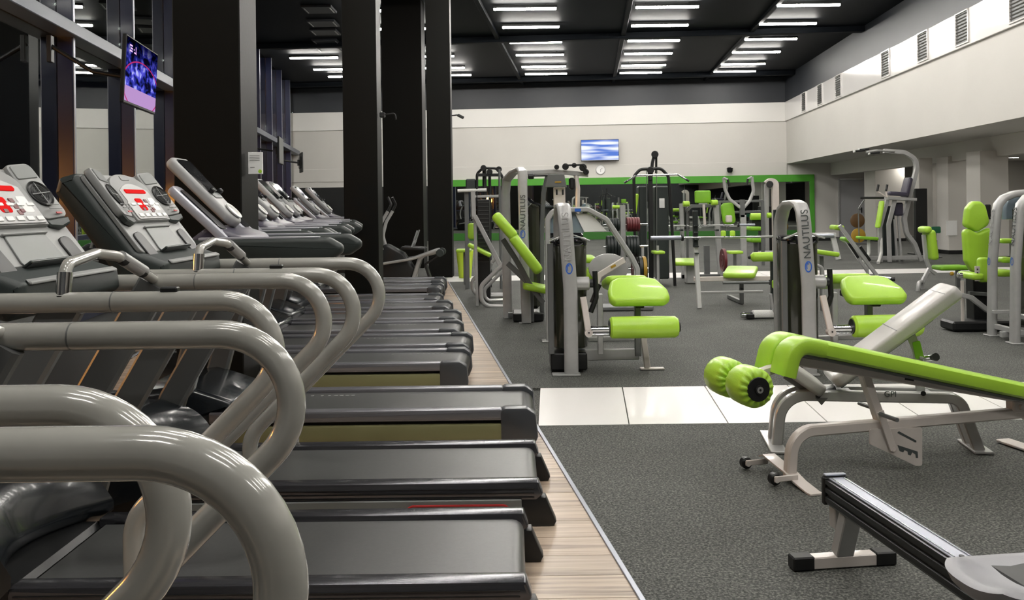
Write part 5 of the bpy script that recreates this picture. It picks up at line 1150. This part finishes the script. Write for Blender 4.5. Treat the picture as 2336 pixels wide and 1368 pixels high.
for o_ in (-.22, .22):
    tb(t, 'dip_handle', 'black', A([(1963, 451, Y + o_), (2016, 451, Y + o_)], Y), Y, .025); tb(t, 'vertical_grip', 'black', A([(2004 + (20 if o_ > 0 else 0), 421, Y + o_), (2001 + (20 if o_ > 0 else 0), 436, Y + o_)], Y), Y, .025)
    tb(t, 'grip_stem', 'pink', A([(2001 + (20 if o_ > 0 else 0), 436, Y + o_), (2024, 450, Y + o_)], Y), Y, .02); flat(t, 'arm_pad', 'purple', (2048, 442), .42, .14, .09, Y + o_, roll=.08)
seg_pad((2062, 449), (2073, 405), .3, .1, 'back_pad', 'purple', t, Y); bx(t, 'frame_head', 'purple', 2046, 2062, 462, 492, Y, .2, .03)
for l in ([(2041, 456), (2027, 512), (2029, 560)], [(2024, 456), (2007, 518), (2008, 560)]): br(t, 'front_leg', 'silver', A(l, Y - .1), Y, .07, .08, .15, drop=True)
for l in ([(2047, 470), (2056, 560)], [(2040, 500), (2046, 560)]): br(t, 'guide_tube', 'silver', A(l, Y + .1), Y, .04, .045, 0, drop=True)
bx(t, 'weight_stack', 'platedk', 2014, 2042, 470, 572, Y + .15, .3, .01, .05)
br(t, 'base_rail', 'silver', [V((at(1972, 600, Y).x, Y, .09)), V((at(2092, 600, Y).x, Y, .09))], Y, .08, .09, 0)
for xx, yo in ((1962, -.35), (1990, -.5)): tb(t, 'step_leg', 'white', [V((at(xx + 16, 600, Y).x, Y - .1, .55)), V((at(xx + 14, 600, Y).x, Y - .15, .2)), V((at(xx - 8, 600, Y).x, Y + yo, .02))], Y, .035, .1)
flat(t, 'knee_pad', 'green_dk', (1978, 543), .42, .3, .07, Y - .2, roll=.08); seg_pad((2012, 458), (2002, 520), .2, .06, 'green_pad', 'green', t, Y - .3)
tb(t, 'cable_hoop', 'silver_dark', A([(1972, 455), (1958, 475), (1960, 552)], Y - .1), Y, .014, .1)
# two discs leaning on the pier
for px_, py_, mt, lb in ((1957, 503, 'orange_dk', 'brown disc hanging left of the chin-up tower, above the ochre disc'), (1959, 537, 'yellow', 'ochre disc left of the chin-up tower, below the brown disc')):
    if 'orange_dk' not in M: M['orange_dk'] = mat('brown_rubber', (.11, .055, .015, 1), .5)
    if mt == 'orange_dk': 
        rk = root('disc_stand', 'thin stand holding a brown and an ochre disc left of the chin-up tower', 'rack', 1958, 27.6); post(rk, 'stand_post', 'silver_dark', 1958, 485, 27.6, .05, .04); g = G(); o = at(1958, 500, 27.6); g.box((o.x, 27.6, .02), (.5, .4, .03), bev=.005); g.build('stand_base', 'silver_dark', rk)
    o = at(px_, py_, 27.5); g = G(); g.lathe([(0, -.03), (.2, -.03), (.225, -.015), (.225, .015), (.2, .03), (0, .03)], Matrix.Translation((o.x, 27.53, o.z)) @ Matrix.Rotation(math.pi / 2, 4, 'X'), 32); d = g.build('weight_plate', mt); tag(d, lb, 'weight plate')

# --- side bench
Y = 13.6; t = root('utility_bench', 'low bench with upright lime back pad on curved silver legs, right of centre', 'bench', 2120, Y)
seg_pad((2118, 524), (2127, 592), .3, .1, 'back_pad', 'green', t, Y); seg_pad((2101, 525), (2118, 522), .3, .1, 'head_roll', 'green', t, Y)
br(t, 'back_frame', 'silver', A([(2107, 535), (2112, 590), (2122, 616), (2134, 624)], Y), Y, .06, .05, .1); flat(t, 'seat_pad', 'green_dk', (2168, 610), .46, .34, .07, Y)
br(t, 'diagonal_leg', 'silver', A([(2120, 612), (2100, 650)], Y - .1), Y, .06, .05, 0); tb(t, 'arched_foot', 'silver', [V((at(2080, 665, 13.4).x, 13.2, .01)), V((at(2082, 650, 13.4).x, 13.2, .13)), V((at(2110, 648, 13.4).x, 13.5, .13)), V((at(2112, 660, 13.4).x, 13.5, .01))], Y, .03, .08)
post(t, 'seat_post', 'silver_dark', 2185, 615, Y + .1, .06, .06); cx(t, 'yellow_knob', 'yellow', 2168, 2175, 624, .03, Y - .3)

# --- machine cut by the right edge
Y = 8.9; t = root('hip_machine', 'silver double-arched machine with tall lime seat back, cut by the right photo edge', 'gym machine', 2262, Y)
for k, (Yk, xs, dxk) in enumerate(((8.9, 2262, 0), (8.4, 2314, 0))):
    b0 = V((at(xs, 700, Yk).x, Yk, .01)); a1 = at(xs + (2 if k == 0 else 3), 600, Yk); a2 = at(xs + 11, 490, Yk); a3 = at(xs + 15, 467, Yk)
    pts = [b0, a1, a2] + [a3, a3 + V((.055, 0, .065)), a3 + V((.15, 0, .105)), a3 + V((.30, 0, .12)), a3 + V((.48, 0, .09)), a3 + V((.58, 0, 0)), a3 + V((.61, 0, -.2))] + [V((a3.x + .62, Yk, .01))]
    g = G(); g.sweep(pts, [(u, v) for u, v in [(.056 * math.copysign(abs(math.cos(2 * math.pi * j / 14)) ** .5, math.cos(2 * math.pi * j / 14)), .036 * math.copysign(abs(math.sin(2 * math.pi * j / 14)) ** .8, math.sin(2 * math.pi * j / 14))) for j in range(14)]], b=(0, 1, 0)); po = g.build('arched_post', 'silver', t)
    g = G(); g.box((b0.x + .01, Yk, .006), (.13, .14, .012), bev=.003); g.build('foot_plate', 'silver', t)
    lm = at(xs - 4 + (3 if k else 0), 596, Yk); nx = V((-1, 0, -.04)).normalized(); q = V((b0.x - .0365, Yk, lm.z)); q.x = a1.x - .0372
    logo_oval(q, (0, -1, 0), (-1, 0, 0), po, .8)
    q2 = V((a2.x - .034 - .018, Yk, .5 * (a1.z + a2.z) + .12)); text('lettering', 'NAUTILUS', .08, frame(q2, V((a2.x - a1.x, 0, a2.z - a1.z)), (-1, 0, .05)), 'letterlt' if k == 0 else 'letter', po, 1.0)
o = at(2310, 478, 9.1); g = G(); g.prism([(.2 * math.cos(math.pi * k / 20), .2 * math.sin(math.pi * k / 20)) for k in range(21)] + [(-.2, -.1), (.2, -.1)], .12, Matrix.Translation((o.x + .1, 9.1, o.z)) @ Matrix.Rotation(math.pi / 2, 4, 'X'), bev=.02); g.build('stack_dome', 'dome', t)
bx(t, 'weight_shroud', 'shroud', 2345, 2420, 470, 760, 8.6, .3, .03, .1)
bx(t, 'side_rail', 'silver', 2268, 2330, 708, 715, 8.75, .05, .004); 
g = G(); g.box((at(2262, 700, 8.9).x + .3, 8.65, .05), (.7, .05, .06), bev=.005); g.box((at(2262, 700, 8.9).x + .02, 8.65, .1), (.05, .5, .05), bev=.005); g.box((at(2300, 700, 8.9).x + .02, 8.65, .22), (.05, .5, .05), bev=.005); g.build('base_rail', 'silver', t)
Y2 = 9.55
def shield(pts, par, nm, th, Yc):
    q = [at(x, y, Yc) for x, y in pts]; g = G(); g.prism(roundpoly([(v.x, v.z) for v in q], .05, 4), th, Matrix(((1, 0, 0, 0), (0, 0, -1, Yc), (0, 1, 0, 0), (0, 0, 0, 1))), bev=.035, seg=4); return g.build(nm, 'green', par)
shield([(2197, 515), (2202, 475), (2215, 459), (2234, 459), (2245, 470), (2254, 505), (2250, 514), (2226, 530)], t, 'head_pad', .11, Y2)
shield([(2195, 515), (2226, 531), (2262, 514), (2263, 560), (2258, 605), (2246, 622), (2215, 620), (2200, 595)], t, 'back_pad', .11, Y2)
fpad(t, 'thigh_pad', 'green', (2243, 615), .12, .26, .07, 9.1, rc=.04); bx(t, 'perforated_plate', 'pink', 2224, 2236, 607, 641, 9.05, .01, .002); g = G(); [g.cyl(at(2230, y, 9.045), at(2230, y, 9.04), .008, 10) for y in (614, 622, 630)]; g.build('hole', 'black', t)
flat(t, 'seat_pad', 'green', (2214, 628), .13, .35, .07, 9.2, rc=.04); flat(t, 'hip_pad', 'green', (2294, 549), .16, .2, .05, 9.6); flat(t, 'hip_pad', 'green', (2292, 592), .14, .2, .06, 9.6); flat(t, 'hip_pad', 'green', (2285, 622), .18, .24, .07, 9.4)
br(t, 'swing_arm', 'silver', A([(2190, 672), (2215, 678), (2250, 706), (2262, 712)], 9.1), Y, .05, .05, .1); br(t, 'swing_arm', 'silver_dark', A([(2210, 668), (2262, 672)], 9.3), Y, .05, .04, 0)
br(t, 'seat_column', 'black', A([(2228, 630), (2230, 670)], 9.4), Y, .16, .16, 0, drop=True); g = G(); g.box((at(2225, 700, 9.3).x, 9.3, .06), (.62, .3, .1), bev=.02); g.build('black_base', 'black', t)
cx(t, 'pivot_knob', 'chrome', 2184, 2196, 628, .03, 9.1); post(t, 'front_strut', 'pink', 2195, 640, 9.2, .03, .03); bx(t, 'control_box', 'black', 2246, 2262, 466, 500, 9.9, .1, .01)

# --- elliptical trainers
def elliptical(label):
    r = local(thing('elliptical_trainer', label, 'exercise machine'))
    g = G(); g.prism(roundpoly([(-.95, .05), (-.15, .05), (-.05, .25), (-.25, .55), (-.55, .72), (-.85, .62), (-1.0, .3)], .1, 6), .3, fxz(0), bev=.05, seg=3); g.build('drive_housing', 'black', r)
    for s in (-1, 1):
        y = s * .25
        g = G(); g.tube([(-.75, y, .35), (-.1, y, .45), (.35, y, .60), (.42, y, .56)], .025, .08, 12); g.build('ramp_rail', 'silver', r)
        g = G(); g.tube([(-.62, y * 1.1, .62), (-.68, y * 1.1, .85), (-.62, y * 1.2, 1.1), (-.50, y * 1.25, 1.3)], .03, .2, 12); sw = g.build('swing_arm', 'silver', r)
        g = G(); g.tube([(-.50, y * 1.25, 1.3), (-.44, y * 1.25, 1.42), (-.5, y * 1.1, 1.55)], .022, .06, 12); g.build('hand_grip', 'black', sw)
        g = G(); g.prism(roundpoly([(-.3, .62), (.12, .60), (.14, .64), (-.28, .67)], .02, 3), .14, fxz(y * .7), bev=.01); g.build('foot_plate', 'black', r)
        g = G(); g.tube([(-.1, y * .7, .66), (.0, y * .7, .95)], .016, 0, 10); g.build('link_bar', 'chrome', r)
        g = G(); g.cyl((.40, y - .03, .55), (.40, y + .03, .55), .07, 20, bev=.01); g.build('end_wheel', 'dkgreen', r)
    g = G(); g.bar([(.32, 0, .56), (.05, 0, .50), (-.02, 0, .3), (-.1, 0, .03)], .32, .07, (0, 1, 0), .15, .02); g.build('rear_arch', 'silver', r)
    g = G(); g.bar([(.36, 0, .5), (.12, 0, .34), (.22, 0, .03)], .28, .04, (0, 1, 0), .04, .01); g.build('rear_leg', 'black', r)
    g = G(); g.box((-.5, 0, .03), (1.4, .12, .06), bev=.01); g.box((.18, 0, .02), (.1, .6, .04), bev=.01); g.box((-1.1, 0, .02), (.1, .6, .04), bev=.01); g.build('base', 'black', r)
    g = G(); g.bar([(-.75, 0, .6), (-.72, 0, 1.35)], .08, .08, (0, 1, 0), 0, .01); g.build('mast', 'black', r)
    g = G(); g.prism(roundpoly([(-.80, 1.3), (-.66, 1.32), (-.74, 1.62), (-.86, 1.6)], .03, 4), .3, fxz(0), bev=.02); cn_ = g.build('console', 'silverlt', r)
    g = G(); g.prism([(-.662, 1.36), (-.655, 1.36), (-.725, 1.58), (-.732, 1.58)], .22, fxz(0)); g.build('display', 'black_gloss', cn_)
    return r
e0 = elliptical('elliptical trainer with silver ramp, between the second and third black pillars')
e0.location = (at(955, 560, 15.75).x, 15.75, 0)
e1 = dup(e0, (at(775, 470, 18.5).x, 18.5, 0), 'elliptical trainer left of the second pillar, against the black wall panel')
e2 = dup(e0, (at(735, 470, 20.6).x, 20.6, 0), 'farthest elliptical trainer, in the dark corner by the windows', rz=.3)
for e in (e0, e1, e2): e['group'] = 'elliptical trainers'

# ================================================================= SCREENS, SIGNS, SMALL THINGS ON THE WALLS
def tv(label, loc, rz, w, h, scr, tilt=0.0, on=True):
    r = local(thing('television', label, 'television')); m = Matrix.Rotation(tilt, 4, 'X')
    g = G(); g.box((0, 0, 0), (w, .045, h), bev=.008, m=m); g.box((0, .04, 0), (w * .6, .04, h * .6), bev=.015, m=m); g.build('cabinet', 'black', r)
    g = G(); g.box((0, -.0235, .006), (w - .03, .002, h - .045), bev=0, m=m); g.build('screen', scr, r)
    g = G(); g.box((0, .09, 0), (.16, .06, .2), bev=.005); g.box((0, .10, 0), (.08, .05, .08), bev=.004); g.build('wall_bracket', 'black', r)
    r.location = loc; r.rotation_euler.z = rz; return r
c = (at(285, 84, 9.3) + at(359, 120, 10.6) + at(347, 254, 10.6) + at(275, 237, 9.3)) / 4
t1 = tv('television on the window side showing a blue and violet stage show', c, math.pi / 2 - .145 - math.pi + math.pi, 1.29, .73, 'stage', .06)
t1.rotation_euler.z = math.atan2(at(353, 180, 10.6).y - at(280, 180, 9.3).y, at(353, 180, 10.6).x - at(280, 180, 9.3).x)
g = G(); d_ = V((-1, -.13, 0)); g.tube([(0, .2, 0), (0, .5, .05), (0, .98, .36)], .025, .1); g.box((0, .95, .3), (.1, .05, .3), bev=.005); g.build('long_arm', 'black', t1)
# channel caption in the corner
g = G(); [g.box((x_, -.0252 - .06 * z_, z_), (w_, .001, .016), bev=0) for x_, z_, w_ in ((-.47, .27, .10), (-.45, .24, .07), (-.47, .21, .10), (-.36, .24, .02), (-.32, .21, .06))]; g.box((-.29, -.041, .24), (.016, .001, .09), bev=0); g.build('caption_mark', 'capt', t1)
g = G(); g.box((-.15, -.0255, -.25), (.5, .001, .14), bev=0); 
t2 = tv('small-looking television edge-on near the far windows, grey screen', at(640, 344, 23.0), 0, 1.1, .70, 'console_mid'); t2.rotation_euler.z = math.atan2(1, -.16)
g = G(); g.tube([(0, .2, 0), (0, .85, .1)], .025); g.build('long_arm', 'black', t2)
t3 = tv('dark television seen from behind beside the far white wall', at(687, 371, 29.5), 0, .9, .66, 'black_gloss'); t3.rotation_euler.z = math.atan2(1, -.34)
g = G(); g.tube([(0, .1, 0), (0, .75, .1)], .03); g.build('long_arm', 'black', t3)
a_ = -33.0 + 33.9
def wallpt(x, y, off=.08):   # point on the back wall
    r = ray(x, y); n = RD; o = COR - RD * off; tt = (o - V((0, 0, EYE))).dot(n) / r.dot(n); return V((0, 0, EYE)) + r * tt
c = wallpt(1368.5, 342.5, .22); t4 = tv('television glowing white and blue on the far white wall above the clock', c, math.atan2(RN.y, RN.x), 1.44, .82, 'wave', -.06)
o = wallpt(1370, 387, .02); r = local(thing('wall_clock', 'round white clock on the far wall just below the glowing television', 'clock', o)); r.rotation_euler.z = math.atan2(RN.y, RN.x)
g = G(); g.lathe([(0, .0), (.19, .0), (.19, .04), (.165, .05), (.165, .03), (0, .03)], Matrix.Rotation(math.pi / 2, 4, 'X'), 32); g.build('case', 'silver', r)
g = G(); g.lathe([(0, .031), (.163, .031)], Matrix.Rotation(math.pi / 2, 4, 'X'), 32); g.build('dial', 'signw', r)
g = G(); g.box((.03, -.036, .03), (.1, .003, .012), rot=(0, -.7, 0), bev=0); g.box((.0, -.036, -.04), (.012, .003, .1), bev=0); g.build('hand', 'black', r)
def camera_dome(label, loc, s=1.0, arm=None):
    r = local(thing('security_camera', label, 'camera', loc)); g = G(); g.lathe([(0, -.14 * s), (.06 * s, -.13 * s), (.10 * s, -.08 * s), (.11 * s, 0), (.11 * s, .03 * s), (0, .03 * s)], None, 20); g.build('dome', 'black_gloss', r)
    g = G(); g.box((0, .08 * s, .04 * s), (.1 * s, .16 * s, .03 * s), bev=.004); g.build('bracket', 'black', r); return r
camera_dome('small black dome camera on the far wall left of the bulkhead corner', wallpt(1665, 385, .235), 1.1)
r = local(thing('security_camera', 'small angled camera on the right side of the third black pillar', 'camera', at(1046, 262, 16.85)))
g = G(); g.tube([(-.14, .12, .0), (-.02, 0, .0), (.0, 0, -.02)], .012, .02); g.build('bracket', 'black', r); g = G(); g.box((.04, 0, -.03), (.13, .06, .05), rot=(0, .45, .3), bev=.008); g.build('camera_body', 'black', r)
r = local(thing('security_camera', 'camera on a bent bracket near the top of the second black pillar', 'camera', at(886, 262, 11.75)))
g = G(); g.tube([(-.10, 0, .0), (.09, 0, .02), (.10, 0, -.06)], .01, .03); g.build('bracket', 'black', r); g = G(); g.box((-.08, 0, 0), (.07, .08, .07), bev=.01); g.build('camera_body', 'black', r)
o = at(583, 372, 6.12); r = local(thing('notice', 'white notice with a small green mark projecting from the first black pillar', 'sign', o))
g = G(); g.box((0, 0, 0), (.10, .016, .152), bev=.002); g.build('board', 'signw', r)
g = G(); [g.box((-.004, -.0085, .052 - k * .011), (.07, .001, .004), bev=0) for k in range(4)]; g.box((-.02, -.0085, -.03), (.03, .001, .006), bev=0); g.build('print_line', 'console', r)
g = G(); g.lathe([(0, 0), (.013, 0), (.013, .001), (0, .001)], Matrix.Translation((.033, -.0085, -.058)) @ Matrix.Rotation(math.pi / 2, 4, 'X'), 16); g.build('green_mark', 'green', r)
o = at(2171, 520, 21.88); r = local(thing('notice', 'white paper notice on the wide pier right of centre', 'sign', o)); g = G(); g.box((0, 0, 0), (.27, .01, .37), bev=.002); g.build('sheet', 'signw', r)
Yp = 22.0; t = root('black_panel_stand', 'tall black upright panel standing right of the chin-up tower', 'screen', 2103, Yp)
bx(t, 'panel', 'black', 2088, 2117, 430, 560, Yp, .12, .01, .03); g = G(); v_ = at(2103, 570, Yp); g.box((v_.x, Yp + .06, .015), (.45, .5, .03), bev=.004); g.build('foot', 'black', t)
o = at(2135, 524, 20.8); t = thing('green_board', 'small dark green board on a thin post beside the tall black panel', 'sign', (o.x, 20.8, 0)); g = G(); g.prism(roundpoly([(-.11, -.08), (.11, -.08), (.11, .08), (-.11, .08)], .03), .04, Matrix.Translation(o) @ Matrix.Rotation(math.pi / 2, 4, 'X'), bev=.01); g.build('board', 'gboard', t) if 'gboard' in M else g.build('board', 'green_dk', t)
g = G(); g.cyl((o.x, 20.82, .02), (o.x, 20.82, o.z - .05), .02, 12); g.cyl((o.x, 20.82, 0), (o.x, 20.82, .03), .14, 20, bev=.005); g.build('stand', 'silver_dark', t)
# sodium street lamp outside the windows
t = thing('street_lamp', 'orange street lamp outside the windows, seen only by its glow', 'lamp', (-7.0, 4.2, 0)); g = G(); g.cyl((-7.0, 4.2, 0), (-7.0, 4.2, 1.5), .05, 12); g.build('lamp_post', 'black', t)
g = G(); b = bmesh.new(); bmesh.ops.create_uvsphere(b, u_segments=16, v_segments=10, radius=.28); g.bm(b, Matrix.Translation((-7.0, 4.2, 1.7))); M['sodium'] = lightmat('sodium_lamp', (1, .36, .05, 1), 1400); g.build('lamp_globe', 'sodium', t)
